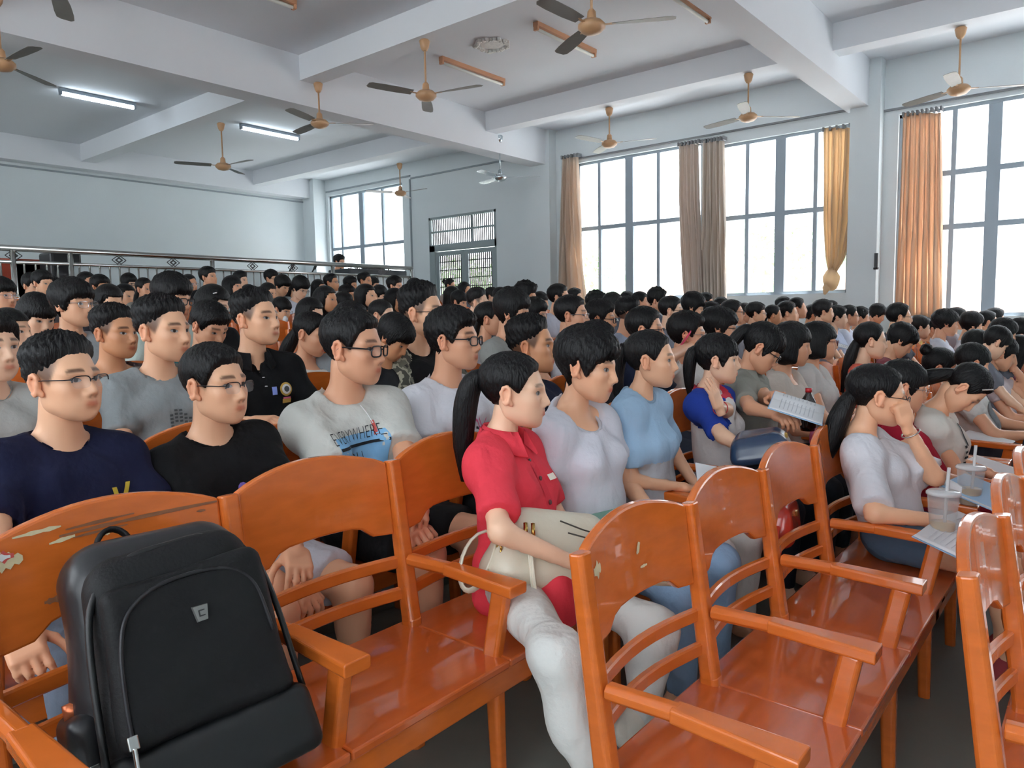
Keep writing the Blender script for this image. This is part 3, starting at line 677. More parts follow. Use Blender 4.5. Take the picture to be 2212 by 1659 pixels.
def head_template(fem, lod):
    key = (fem, lod)
    if key in _HT: return _HT[key]
    nt, nph = ((80, 92), (46, 54), (26, 32))[lod]
    T, Pp, Dv, r = radial(nt, nph, fem); P = HC+Dv*r[..., None]; V = P.reshape(-1, 3); F = grid_faces(nt, nph)
    x, y, z = V.T; C = np.ones((len(V), 4)); ay = np.abs(y)
    def blend(mask, col):
        for i in range(3): C[:, i] = C[:, i]*(1-mask)+C[:, i]*col[i]*mask
    fr = x > .02
    blend(fr*np.exp(-((ay-.045)/.02)**2-((z+.028)/.022)**2)*.5, (1, .84, .80))
    lip = fr*np.exp(-(np.clip(ay-.008, 0, 1)/.012)**2-((z+.0665)/.0075)**2); blend(np.clip(lip*1.5, 0, 1), (.80, .42, .40) if fem else (.76, .47, .44))
    blend(fr*(x > .08)*np.exp(-(ay/.020)**2-((z+.0662)/.0020)**2), (.34, .18, .18))
    bz = .0265+.004*np.cos((ay-.028)/.03*1.5)-.002*(ay > .05)
    brow = fr*sstep(.010, .016, ay)*(1-sstep(.048, .058, ay))*np.exp(-((z-bz)/(.0036 if fem else .0046))**2); blend(np.clip(brow*1.4, 0, 1)*(.9 if fem else .97), (.16, .13, .12))
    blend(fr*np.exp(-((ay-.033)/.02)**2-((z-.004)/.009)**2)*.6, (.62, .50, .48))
    blend(fr*(x > .085)*np.exp(-((ay-.0085)/.004)**2-((z+.0455)/.004)**2)*.8, (.35, .22, .2))
    if not fem:
        st = sstep(-.006, .016, z-hline('short', Pp.ravel())+.004)*sstep(.016, -.016, x-.046); blend(np.clip(st, 0, 1)*.90, (.14, .14, .16))
    Vs, Fs, Cs, Ms = [V], [F], [C], [np.zeros(len(F), int)]; n = len(V)
    for s in (-1, 1):                             # eyes: almond patches with iris, lash line along the upper edge
        nu, nv = ((17, 9), (11, 7), (7, 5))[lod]; u, v = np.meshgrid(np.linspace(-1, 1, nu), np.linspace(-1, 1, nv), indexing='ij')
        L, Hh = .0156, (.0074 if fem else .0064); yy = s*(.0325+u*L); zz = .0035+v*Hh*(1-u*u)**.55+.0018*u
        xx = front_x(yy, np.full_like(yy, .0035), fem)+.0028*(1-u*u)+.0006
        E = np.stack([xx, yy, zz], -1).reshape(-1, 3); q = np.arange(nu*nv).reshape(nu, nv)
        ff = np.stack([q[:-1, :-1], q[1:, :-1], q[1:, 1:], q[:-1, 1:]], -1).reshape(-1, 4)
        if s < 0: ff = ff[:, ::-1]
        rr = np.hypot(u*L+s*-.001, zz-.0035); c = np.ones((nu, nv, 4)); c[..., :3] = .42
        iris = 1-sstep(.0060, .0074, rr); c[..., :3] = c[..., :3]*(1-iris[..., None])+np.array([.035, .025, .02])*iris[..., None]
        edge = np.maximum(sstep(.35, .85, v), sstep(.85, 1, np.abs(u))); c[..., :3] = c[..., :3]*(1-edge[..., None])+.03*edge[..., None]
        Vs.append(E); Fs.append(ff+n); Cs.append(c.reshape(-1, 4)); Ms.append(np.ones(len(ff), int)); n += len(E)
        g = Field((-.04, .05, -.055), (.035, .105, .045), (.0044, .0062, .0095)[lod])       # ear
        R = Rx(-.25)@Rz(.35); ring = [np.array([-.008+.016*math.cos(t)*(1 if math.sin(t) > 0 else .75), .078, -.004+.029*math.sin(t)]) for t in np.linspace(-2.2, 3.6, 9)]
        for a, b in zip(ring[:-1], ring[1:]): g.cap(a+[-.004, .004, 0], b+[-.004, .004, 0], .0048, .0048, .006)
        g.ell((-.008, .0745, -.004), (.013, .0055, .024), None, .008); g.ell((.004, .0735, -.032), (.008, .006, .010), None, .008)
        ev, ef = g.nets(); ev[:, 1] *= s
        if s < 0: ef = ef[:, ::-1]
        c = np.ones((len(ev), 4)); c[:, :3] *= [1, .84, .80]; Vs.append(ev); Fs.append(ef+n); Cs.append(c); Ms.append(np.zeros(len(ef), int)); n += len(ev)
    _HT[key] = (np.concatenate(Vs), np.concatenate(Fs), np.concatenate(Cs), np.concatenate(Ms)); return _HT[key]

# ------------------------------------------------------------------ hair templates
HSTY = {  # kind, side, top, front boost, noise
    'crew': ('short', .007, .017, .004, .0015), 'fade': ('fade', .006, .027, .014, .004), 'crop': ('crop', .013, .024, .006, .003), 'mop': ('mop', .018, .028, .004, .003),
    'buzz': ('short', .003, .006, 0, .0008), 'spike': ('crop', .012, .034, .010, .009), 'pony': ('pony', .008, .013, 0, .0012), 'bang': ('bang', .012, .019, .002, .002),
    'pixie': ('pixie', .018, .026, .006, .002)}
_HM = {}
def tail(pts, rr, lod): v, f = tube_vf(bez(pts, (14, 9, 6)[lod]), np.interp(np.linspace(0, 1, (14, 9, 6)[lod]), np.linspace(0, 1, len(rr)), rr), (12, 8, 6)[lod]); return np.array([tuple(p) for p in v]), [list(q) for q in f]
def hair_template(style, fem, lod):
    key = (style, fem, lod)
    if key in _HM: return _HM[key]
    base = {'ponylow': 'pony', 'ponylong': 'pony', 'bun': 'pony', 'tied': 'pony', 'ponybang': 'bang', 'bob': 'bang', 'bobbang': 'bang', 'long': 'pony', 'longbang': 'bang'}.get(style, style)
    kind, side, top, boost, noise = HSTY[base]; nt, nph = ((78, 100), (48, 60), (26, 34))[lod]
    T, Pp, Dv, r = radial(nt, nph, fem); P = HC+Dv*r[..., None]; x, y, z = P[..., 0], P[..., 1], P[..., 2]
    hl = hline(kind, Pp); jag = {'crew': .0012, 'fade': .0015, 'crop': .0025}.get(style, .004)*np.sin(Pp*23+1)*np.cos(Pp*11) if base not in ('pony', 'buzz') else 0
    m = sstep(-.004, .040 if style == 'fade' else .016, z-hl-jag); tb = sstep(.040, .080, z) if style == 'fade' else sstep(-.02, .085, z)
    th = side+(top-side)*tb+boost*sstep(.03, .07, x)*sstep(.03, .07, z); r0 = np.random.RandomState(len(style)*7+lod)
    th = th+noise*(np.sin(Pp*31+T*9)+np.sin(Pp*17-T*23)+r0.normal(size=T.shape)*.7)*.6
    t = np.where(m > 0, -.006+(th+.006)*m, -.006)
    V = (HC+Dv*(r+t)[..., None]).reshape(-1, 3); F = grid_faces(nt, nph); keep = (t.ravel() > -.0059)
    F = F[keep[F].any(1)]; Vs = [V]; Fs = [q for q in F.tolist()]; n = len(V)
    def addm(v, f):
        nonlocal n
        Vs.append(v); Fs.extend([[i+n for i in q] for q in f]); n += len(v)
    if style in ('pony', 'ponybang'): addm(*tail([(-.085, 0, .045), (-.135, 0, .075), (-.155, 0, -.02), (-.135, 0, -.13), (-.125, 0, -.21)], [.016, .034, .034, .026, .008], lod)); addm(*tail([(-.085, 0, .05), (-.10, 0, .055), (-.115, 0, .055)], [.02, .021, .02], lod))
    if style == 'ponylong': addm(*tail([(-.088, 0, .045), (-.15, 0, .06), (-.165, .0, -.05), (-.16, 0, -.20), (-.15, .0, -.32)], [.018, .036, .040, .034, .01], lod))
    if style in ('ponylow', 'tied'): addm(*tail([(-.070, 0, .0), (-.100, 0, -.02), (-.125, 0, -.10), (-.125, 0, -.20), (-.150, .0, -.36 if style == 'ponylow' else -.20)], [.030, .034, .042, .038, .012], lod))
    if style == 'bun': v, f = tube_vf([(-.07, 0, .05), (-.095, 0, .062), (-.12, 0, .072), (-.145, 0, .078), (-.155, 0, .08)], [.022, .036, .040, .03, .008], 10); addm(np.array([tuple(p) for p in v]), [list(q) for q in f])
    if style in ('bob', 'bobbang', 'long', 'longbang'):
        lng = style.startswith('long'); zb = -.30 if lng else -.115
        g = Field((-.17, -.14, zb-.03), (.10, .14, .17), (.0065, .009, .013)[lod])
        g.ell((-.014, 0, .034), (.112, .092, .104), None, 0)
        if lng: g.cap((-.045, 0, .0), (-.075, 0, zb+.04), .088, .055, .03); [g.cap((-.01, s*.066, .0), (-.035, s*.075, zb+.08), .030, .022, .03) for s in (-1, 1)]
        else: g.cap((-.030, -.03, -.01), (-.038, -.04, zb+.055), .070, .064, .03); g.cap((-.030, .03, -.01), (-.038, .04, zb+.055), .070, .064, .03); [g.cap((.004, s*.070, .02), (.012, s*.075, zb+.03), .026, .024, .02) for s in (-1, 1)]
        X, Y, Z = g.ax[0][:, None, None], g.ax[1][None, :, None], g.ax[2][None, None, :]
        fx = .030 + .012*np.clip(-Z/.1, 0, 1) - (0 if not lng else .03*np.clip(-Z/.2, 0, 1))
        cutf = np.minimum(X-fx-1.2*np.maximum(0, Z-.055)*(1 if 'bang' not in style else 0), .060-Z if 'bang' not in style else (.028-Z))
        g.f = np.maximum(g.f, cutf.astype(np.float32)); g.f = np.maximum(g.f, (zb-Z+.006*np.sin(Y*120)).astype(np.float32)); v, f = g.nets(); addm(v, f.tolist())
    me = bpy.data.meshes.new('hair'); me.from_pydata(np.concatenate(Vs).tolist(), [], Fs)
    me.polygons.foreach_set('use_smooth', np.ones(len(me.polygons), dtype=bool)); me.materials.append(HAIR); me.validate(); me.update(); _HM[key] = me; return me

_GM = {}
def glasses_template(kind):
    if kind in _GM: return _GM[kind]
    fr = {'black': mat('black_frame', '#17161a', .35), 'silver': mat('silver_frame', '#b9bcc2', .2, metal=.9), 'half': mat('dark_metal_frame', '#2c2a2e', .3, metal=.4), 'brown': mat('red_brown_frame', '#6e3630', .35)}[kind]
    r = {'black': .0027, 'silver': .0014, 'half': .0017, 'brown': .0021}[kind]; b = MB(); lens = []
    for s in (-1, 1):
        ring = []
        for k in range(20):
            a = 2*PI*k/20; cx = abs(math.cos(a))**.6*math.copysign(1, math.cos(a)); sz = abs(math.sin(a))**.6*math.copysign(1, math.sin(a))
            ring.append((.1085-.010*((s*.034+cx*.025)/.06)**2, s*.034+cx*.0255, -.003+sz*.0175))
        half = [p for p in ring if p[2] > -.004] if kind == 'half' else ring+[ring[0]]
        if kind == 'half': half = sorted(half, key=lambda p: p[1])
        b.tube(half, r, 6, 0); lens.append(ring)
        b.tube([(.100, s*.0585, .006), (.085, s*.0745, .006), (.02, s*.0795, .007), (-.005, s*.0790, .006), (-.022, s*.0765, -.010)], r, 6, 0)
    b.tube([(.1085, -.0095, .003), (.1125, 0, .005), (.1085, .0095, .003)], r, 6, 0)
    me = bpy.data.meshes.new('glasses'); me.from_pydata(b.v, [], b.f); me.materials.append(fr); me.update()
    lm = []
    for ring in lens: m_ = bpy.data.meshes.new('lens'); m_.from_pydata(ring, [], [tuple(range(20))]); m_.materials.append(LENS); m_.update(); lm.append(m_)
    _GM[kind] = (me, lm); return _GM[kind]

# ------------------------------------------------------------------ hands: right hand, wrist at origin, fingers along +X, back of the hand +Z, thumb towards +Y
_HD = {}
def hand_template(pose, lod):
    key = (pose, lod)
    if key in _HD: return _HD[key]
    cur = {'rest': (24, 26, 16), 'fist': (70, 80, 45), 'flat': (6, 8, 5), 'hold': (45, 50, 25), 'loose': (38, 34, 20)}[pose]; g = Field((-.04, -.07, -.10), (.20, .09, .05), (.0052, .0075, .011)[lod])
    g.cap((-.03, 0, 0), (.015, 0, 0), .023, .024, .015); g.rbox((.05, 0, 0), (.043, .039, .0145), .012, None, .02); g.ell((.03, .026, -.006), (.03, .016, .016), None, .015)
    for i, (y, L, sp) in enumerate([(.029, .072, 5), (.0095, .080, 1), (-.010, .074, -3), (-.028, .058, -8)]):
        p = np.array([.088-.004*abs(i-1), y, .002]); a = 0; az = math.radians(sp)
        for q, (fr, rr) in enumerate([(.44, .0092), (.31, .0082), (.25, .0072)]):
            a += math.radians(cur[q]*(1+.12*(i-1))); d = np.array([math.cos(a)*math.cos(az), math.cos(a)*math.sin(az), -math.sin(a)]); e = p+d*L*fr
            g.cap(p, e, rr, rr*.93, .004); p = e
    p = np.array([.018, .026, -.006]); c = 1 if pose in ('fist', 'hold') else 0
    for d, L, rr in (((.62, .70, -.35), .042, .012), ((.82, .42-.3*c, -.38), .034, .0100), ((.9, .1-.4*c, -.42), .026, .0088)):
        d = np.array(d)/np.linalg.norm(d); e = p+d*L; g.cap(p, e, rr, rr*.92, .006); p = e
    _HD[key] = g.nets(); return _HD[key]
def frame_from(d, up):
    d = np.array(d, float)/np.linalg.norm(d); up = np.array(up, float); y = np.cross(up, d); y /= max(np.linalg.norm(y), 1e-6); z = np.cross(d, y); return np.stack([d, y, z], 1)
# ------------------------------------------------------------------ figures
def SH(h): 
    k = 'cloth_'+h.lstrip('#')
    if k in MATS: return MATS[k]
    m = mat(k, h, .88, bump=.25, bscale=60, var=.05, vscale=7, spec=.2); nt = m.node_tree; b = nt.nodes['Principled BSDF']
    n = nt.nodes.new('ShaderNodeTexNoise'); n.inputs['Scale'].default_value = 8.5; n.inputs['Detail'].default_value = 1.5; n.inputs['Distortion'].default_value = .8   # soft creases
    tc = nt.nodes.new('ShaderNodeTexCoord'); mp = nt.nodes.new('ShaderNodeMapping'); mp.inputs['Scale'].default_value = (1.5, 1.5, .75); mp.inputs['Rotation'].default_value = (.3, .5, .2)
    nt.links.new(tc.outputs['Object'], mp.inputs[0]); nt.links.new(mp.outputs[0], n.inputs['Vector'])
    old = b.inputs['Normal'].links[0].from_node; bp = nt.nodes.new('ShaderNodeBump'); bp.inputs['Strength'].default_value = .38; bp.inputs['Distance'].default_value = .035
    nt.links.new(n.outputs['Fac'], bp.inputs['Height']); nt.links.new(old.outputs[0], bp.inputs['Normal']); nt.links.new(bp.outputs[0], b.inputs['Normal'])
    return m
def T4(R, t): M = Matrix.Identity(4); [M.__setitem__(i, (R[i][0], R[i][1], R[i][2], t[i])) for i in range(3)]; return M
def ik(Sh, Tg, a, b, pole):
    d = Tg-Sh; L = np.linalg.norm(d)
    if L > a+b-.006: Tg = Sh+d*(a+b-.006)/L; d = Tg-Sh; L = a+b-.006
    L = max(L, abs(a-b)+.02); u = d/np.linalg.norm(d); t = (a*a-b*b+L*L)/(2*L); h = math.sqrt(max(a*a-t*t, 0)); p = pole-u*(pole@u); p /= max(np.linalg.norm(p), 1e-6)
    return Sh+u*t+p*h, Tg
CH = dict(b=(.017, .022, .034), s=(.0118, .018, .030), p=(.018, .025, .040))
PEOPLE = []
def person(x, y, H, row, lod, hair, gl, yaw, pitch, shirt, label, fem=None, roll=0, dx=.13, hipdx=0, hipdy=0, byaw=None, neck='crew', sleeve=.62, pants='#3a4250', plen='long', hands=None, hpose=None, hz=None, tone=None,
           hemz=None, hscale=None, hairmat=None, shoes=None, wide=1.0, name='person', floor=None, seat=None, ysnap=None, knees=None, hdir=None, hup=None, pole=None, feet=None, sleevew=1.0, bust=1.0, Xh=None, lift=0):
    if fem is None: fem = hair in ('pony', 'ponybang', 'ponylong', 'ponylow', 'tied', 'bun', 'bob', 'bobbang', 'long', 'longbang', 'pixie')
    X = back_x(row)+dx if Xh is None else Xh
    P = atX(x, y, X); D = depth(P); s = float(np.clip(H*D/(FPX*.252), .84, 1.16)) if hscale is None else hscale
    fz = floor_z(row) if floor is None else floor; st = .36 if seat is None else seat
    root = np.array([back_x(row)+.155*s**.5+hipdx if Xh is None else X, P[1]+hipdy, fz])
    if ysnap is not None: root[1] = ysnap
    seedv = int(abs(x*13+y*7)) % 9973; r0 = np.random.RandomState(seedv)
    Rh = Rz(math.radians(yaw))@Ry(math.radians(pitch))@Rx(math.radians(roll)); hp = P-root
    morph = np.array([1+.03*r0.randn(), 1+.03*r0.randn(), 1+.025*r0.randn()])*s; morph = np.clip(morph, .93*s, 1.07*s)
    if byaw is None: byaw = yaw*.25
    R2 = Rz(math.radians(yaw*.4))@Ry(math.radians(pitch*.45))
    nt = hp+Rh@np.array([-.022, 0, -.055])*s; nb = hp+R2@np.array([-.045, 0, -.170 if fem else -.180])*s
    hip = np.array([0, 0, st+.098*s]); up = nb-hip; tl = np.linalg.norm(up)
    if tl > .62*s: hip = hip + up*(1-.62*s/tl)*np.array([.4, .4, 1]); up = nb-hip; tl = np.linalg.norm(up)
    up = up/tl; lat = Rz(math.radians(byaw))@np.array([0, 1., 0]); lat -= up*(lat@up); lat /= np.linalg.norm(lat); fwd = np.cross(lat, up); Rt = np.stack([fwd, lat, up], 1)
    w = (.86 if fem else 1.0)*wide; slen = min(tl/(.50*s), 1.15)
    sh = {}; el = {}; wr = {}
    for g in (-1, 1): sh[g] = nb-up*.055*s+lat*(g*.168*s*w)+fwd*.008
    ua, fa = .285*s, .245*s
    hands = hands or {}
    for g in (-1, 1):
        tg = np.array(hands.get(g, (.30*s, g*.115, st+.215*s)), float)
        if isinstance(hands.get(g), str): tg = np.zeros(3)
        pl = np.array((pole or {}).get(g, (-.35, g*.75, -.6)), float)
        el[g], wr[g] = ik(sh[g], tg, ua, fa, pl)
    hj = {g: hip+np.array([.0, g*.085*s, -.005]) for g in (-1, 1)}
    kn = {}; an = {}
    for g in (-1, 1):
        k = (knees or {}).get(g, (.41*s, g*.125, max(.43*s, st+.055*s))); kn[g] = np.array(k, float)
        a_ = (feet or {}).get(g, (kn[g][0]-.01, kn[g][1], .075)); an[g] = np.array(a_, float)
    lw = .9 if fem else 1.0
    def torso(F, o, k=.035):
        F.ell(nb-up*.175*s*slen+fwd*.006*s, np.array([.098, .146*w, .165*slen])*s+o, Rt, k)
        F.ell(nb*.33+hip*.67+fwd*.004, np.array([.094, .128*w, .165*slen])*s+o, Rt, k)
        F.ell(hip+up*.0, np.array([.112, .158*lw, .105])*s+o, Rt, k)
        for g in (-1, 1):
            F.cap(nb+up*.022*s-fwd*.012*s, sh[g]-fwd*.004, .040*s+o, .050*s+o, k); F.ell(sh[g]-up*.012*s, np.array([.056, .052, .066])*s+o, Rt, k)
            if fem: F.ell(nb-up*.20*s*slen+fwd*.072*s+lat*(g*.066*s), np.array([.058, .062, .062])*s*bust+o, Rt, k)
            else: F.ell(nb-up*.14*s*slen+fwd*.055*s+lat*(g*.068*s), np.array([.06, .075, .06])*s+o, Rt, k)
    lo = np.minimum.reduce([hp-.12, nb-.3, hip-.25, wr[-1]-.22, wr[1]-.22, el[-1]-.09, el[1]-.09, kn[-1]-.12, kn[1]-.12, [0, 0, -.0]]); lo[2] = min(lo[2], 0.0)-.02
    hi = np.maximum.reduce([nt+.12, nb+.3, hip+.25, wr[-1]+.2, wr[1]+.2, el[-1]+.09, el[1]+.09, kn[-1]+.12, kn[1]+.12, an[-1]+[.26, .08, .1], an[1]+[.26, .08, .1]]); hi[2] = max(nt[2]+.03, wr[-1][2]+.06, wr[1][2]+.06, sh[1][2]+.1)
    F = Field(lo, hi, CH['b'][lod]); torso(F, -.006)
    nr = .043 if fem else .053
    F.cap(nt, nb-up*.03*s, nr*s, nr*1.08*s, .03)
    for g in (-1, 1):
        am = .88 if fem else 1.0
        F.cap(sh[g], el[g], .049*s*am, .039*s*am, .03); F.cap(el[g], wr[g], .041*s*am, .0265*s*am, .018)
        if lod == 2: d = (wr[g]-el[g])/np.linalg.norm(wr[g]-el[g]); F.cap(wr[g], wr[g]+d*.09*s, .026*s, .030*s, .02)
        F.cap(hj[g], kn[g], .082*s*lw, .056*s*lw, .04); F.cap(kn[g], an[g], .056*s*lw, .036*s, .03); F.ell(kn[g]*.7+an[g]*.3-np.array([.018, 0, 0])*s, np.array([.05, .048, .10])*s*lw, None, .03)
        F.cap(an[g]+[-.02, 0, -.03], an[g]+np.array([.14, g*.02, -.045]), .036*s, .028*s, .03)
    V, Q = F.nets(); Vs = [V]; Fs = [Q]; Cs = [np.ones((len(V), 4))]; Ms = [np.zeros(len(Q), int)]; n = len(V)
    hv, hf, hc, hm = head_template(fem, lod); Vs.append((hv*morph)@Rh.T+hp); Fs.append(hf+n); Cs.append(hc); Ms.append(hm); n += len(hv)
    hs = .92 if fem else 1.0
    if lod < 2:
        for g in (-1, 1):
            v, f = hand_template((hpose or {}).get(g, 'rest'), lod); v = v.copy()
            if g > 0: v[:, 1] *= -1; f = f[:, ::-1]
            d = np.array((hdir or {}).get(g, (wr[g]-el[g])), float); u_ = np.array((hup or {}).get(g, (-.15, g*.25, 1.0)), float)
            Rm = frame_from(d, u_); Vs.append((v*s*hs)@Rm.T+wr[g]); Fs.append(f+n); Cs.append(np.tile(np.array([[1, .93, .90, 1]]), (len(v), 1))); Ms.append(np.zeros(len(f), int)); n += len(v)
    tn = (seedv % 4) if tone is None else tone
    body = mesh(name, np.concatenate(Vs), np.concatenate(Fs), [SKINS[tn], EYEM], None, True, np.concatenate(Ms), np.concatenate(Cs))
    body.location = root; tag(body, label, 'person', 'seated audience')
    # ---- shirt
    hem = (hip[2]-.045*s) if hemz is None else hemz
    lo = np.minimum.reduce([nb-.28, hip-.22, el[-1]-.1, el[1]-.1]); hi = np.maximum.reduce([nb+.28, hip+.22, el[-1]+.1, el[1]+.1]); hi[2] = nb[2]+.12; lo[2] = hem-.03
    if hemz is not None: hi[0] = max(hi[0], kn[1][0])
    G = Field(lo, hi, CH['s'][lod]); o = .013
    torso(G, o)
    G.ell(nb*.3+hip*.7+fwd*.012, np.array([.108, .142*w, .19*slen])*s+.01, Rt, .04)
    if hemz is not None:
        G.rbox((.085, 0, hip[2]+.004), (.165, .185*s, .098), .055, None, .04)
    for g in (-1, 1):
        e = sh[g]+(el[g]-sh[g])*sleeve; d = (el[g]-sh[g])/np.linalg.norm(el[g]-sh[g])
        if sleeve > .12: G.cap(sh[g]+lat*(-g*.02), e+d*.05, (.058 if fem else .064)*s*(.5+.5*sleevew), (.058 if fem else .066)*s*sleevew, .035, cut=(e, d))
        if sleeve > .95: G.cap(el[g], el[g]+(wr[g]-el[g])*(sleeve-.95), .05*s, .045*s, .02)
    if lod < 2: G.ripple(.0048, seedv, 34)
    if neck == 'crew': G.cut_ell(nb+up*.045*s+fwd*.022*s, np.array([.082, .080, .075])*s, Rt)
    elif neck == 'scoop': G.cut_ell(nb+up*.02*s+fwd*.045*s, np.array([.088, .108, .112])*s, Rt)
    elif neck == 'wide': G.cut_ell(nb+up*.035*s+fwd*.02*s, np.array([.10, .135, .075])*s, Rt)
    elif neck == 'v': G.cut_ell(nb+up*.05*s+fwd*.02*s, np.array([.08, .078, .075])*s, Rt); G.cut_ell(nb-up*.02*s+fwd*.095*s, np.array([.05, .034, .115])*s, Rt)
    elif neck == 'collar': G.cut_ell(nb+up*.045*s+fwd*.022*s, np.array([.076, .072, .07])*s, Rt); G.cut_ell(nb+up*.0*s+fwd*.10*s, np.array([.05, .018, .085])*s, Rt)
    G.half(np.array([0, 0, hem]), np.array([0, 0, -1.0]))
    sv, sf = G.nets(); sv = relax(sv, sf, 2 if lod == 0 else 1); mats = [SH(c) for c in (shirt if isinstance(shirt, (list, tuple)) else [shirt])]; mi = None
    so = mesh('shirt', sv, sf, mats, body, True)
    if lod == 0 and neck in ('crew', 'scoop'):     # knitted neckband round the opening
        cc = sv-nb; a_, b_, c_ = cc@fwd/s, cc@lat/s, cc@up/s
        e_ = np.sqrt(((a_-.022)/.082)**2+(b_/.080)**2+((c_-.045)/.075)**2) if neck == 'crew' else np.sqrt(((a_-.045)/.088)**2+(b_/.108)**2+((c_-.02)/.112)**2)
        c0 = .022 if neck == 'crew' else .045; an_ = np.arctan2(b_, a_-c0); sel = (e_ > .985) & (e_ < 1.09); ring = []
        for q in np.linspace(-PI, PI, 32, endpoint=False):
            m_ = sel & (np.abs((an_-q+PI) % (2*PI)-PI) < .16)
            if m_.sum() > 2: ring.append(sv[m_].mean(0))
        if len(ring) > 24:
            ring = np.array(ring)
            for _ in range(3): ring = .5*ring+.25*np.roll(ring, 1, 0)+.25*np.roll(ring, -1, 0)
            h0 = shirt if isinstance(shirt, str) else shirt[0]; hx = '#'+''.join('%02x' % int(int(h0[i:i+2], 16)*.92) for i in (1, 3, 5))
            MB().tube(list(ring)+[ring[0], ring[1]], .0062, 8).build('neckband', SH(hx), so, True)
    # ---- trousers
    if pants:
        lo = np.minimum.reduce([hip-.22, kn[-1]-.12, kn[1]-.12, an[-1]-.1, an[1]-.1]); hi = np.maximum.reduce([hip+.2, kn[-1]+.12, kn[1]+.12, an[-1]+.1, an[1]+.1]); lo[2] = -.01 if plen == 'long' else st-.04
        q = Field(lo, hi, CH['p'][lod]); q.ell(hip, np.array([.118, .165*lw, .11])*s+.004, Rt, .03)
        fr = {'long': 1, 'shorts': .80, 'hotpants': .42, 'capri': 1}[plen]
        for g in (-1, 1):
            e = hj[g]+(kn[g]-hj[g])*fr; d = (kn[g]-hj[g])/np.linalg.norm(kn[g]-hj[g])
            if plen in ('long', 'capri'):
                q.cap(hj[g], kn[g], .095*s*lw, .065*s*lw, .04)
                a2 = kn[g]+(an[g]-kn[g])*(.97 if plen == 'long' else .6); q.cap(kn[g], a2, .064*s*lw, (.052 if not fem else .046)*s, .06, cut=(a2, (an[g]-kn[g])/np.linalg.norm(an[g]-kn[g]))); q.ell(kn[g]*.6+an[g]*.4-np.array([.022, 0, 0])*s, np.array([.052, .051, .12])*s*lw, None, .05)
            else: q.cap(hj[g], e+d*.05, .094*s*lw, .088*s*lw, .04, cut=(e, d))
        if lod < 2: q.ripple(.003, seedv+5)
        q.half(np.array([0, 0, hip[2]+.07]), np.array([0, 0, 1.0])); pv, pf = q.nets(); pv = relax(pv, pf, 1)
        mesh({'long': 'trousers', 'capri': 'trousers', 'shorts': 'shorts', 'hotpants': 'shorts'}[plen], pv, pf, SH(pants), body, True)
    # ---- hair, glasses, shoes
    ho = link(bpy.data.objects.new('hair', hair_template(hair, fem, lod))); ho.parent = body; ho.matrix_basis = T4((Rh@np.diag(morph)).tolist(), hp.tolist())
    if hairmat: ho.material_slots[0].link = 'OBJECT'; ho.material_slots[0].material = hairmat
    if gl:
        gm, lm = glasses_template(gl); go = link(bpy.data.objects.new('glasses', gm)); go.parent = body; go.matrix_basis = T4((Rh@np.diag(morph)).tolist(), hp.tolist())
        for l in lm: lo_ = link(bpy.data.objects.new('lens', l)); lo_.parent = go
    if shoes:
        for g in (-1, 1):
            q = Field(an[g]-[.09, .07, .09], an[g]+[.22, .07, .06], .011); q.cap(an[g]+[-.035, 0, -.032], an[g]+[.13, g*.015, -.042], .046, .040, .02); q.cap(an[g]+[-.02, 0, -.02], an[g]+[-.01, 0, .02], .045, .042, .02, )
            q.half(np.array([0, 0, .004]), np.array([0, 0, -1.])); v, f = q.nets(); mesh('shoe', v, f, SH(shoes), body, True)
    info = dict(o=body, shirt=so, root=root, nb=nb, up=up, fwd=fwd, lat=lat, sh=sh, el=el, wr=wr, hip=hip, kn=kn, an=an, s=s, hp=hp, Rh=Rh, tl=tl, sv=sv, sf=sf, D=D)
    PEOPLE.append(info); return info

# ---- flat prints and trims laid onto a shirt
def sleeve_mat(p, m, thr=.105):
    me = p['shirt'].data; me.materials.append(m); v = p['sv']; c = v[p['sf']].mean(1)-p['nb']; la = np.abs(c@p['lat']); u = c@p['up']
    sel = la > (thr+np.clip(-u, 0, .30)*.22-np.clip(u+.07, 0, .1)*.9)*p['s']
    ds = np.full(len(c), 9.)
    for g in (-1, 1):
        for a, b in ((p['sh'][g], p['el'][g]),):
            q = v[p['sf']].mean(1); d = b-a; t = np.clip(((q-a)@d)/(d@d), 0, 1); ds = np.minimum(ds, np.linalg.norm(q-a-t[:, None]*d, axis=1))
    sel = (sel & (ds < .105*p['s'])) | ((ds < .080*p['s']) & (la > thr*.95*p['s']))
    cur = np.zeros(len(c), np.int32); me.polygons.foreach_get('material_index', cur); cur[sel] = len(me.materials)-1; me.polygons.foreach_set('material_index', cur); me.update()
def face_mat(p, m, fn):
    me = p['shirt'].data; k = len(me.materials); me.materials.append(m); c = p['sv'][p['sf']].mean(1)-p['nb']; cur = np.zeros(len(c), np.int32); me.polygons.foreach_get('material_index', cur)
    cur[fn(c@p['fwd']/p['s'], c@p['lat']/p['s'], c@p['up']/p['s'])] = k; me.polygons.foreach_set('material_index', cur); me.update()
def shirt_bvh(p):
    if 'bvh' not in p: p['bvh'] = BVHTree.FromPolygons(p['sv'].tolist(), p['sf'].tolist())
    return p['bvh']
def on_shirt(p, u, v, off=.003, dirv=None):
    """u to the wearer's left, v up from the neck base, both in metres; returns a point on the shirt front"""
    d = p['fwd'] if dirv is None else dirv
    o = p['nb']+p['lat']*u*p['s']+p['up']*v*p['s']; src = o+d*.4
    h = shirt_bvh(p).ray_cast(Vector(src), Vector(-d), 1.0)
    q = np.array(h[0]) if h[0] is not None else o+d*.12
    return q+d*off
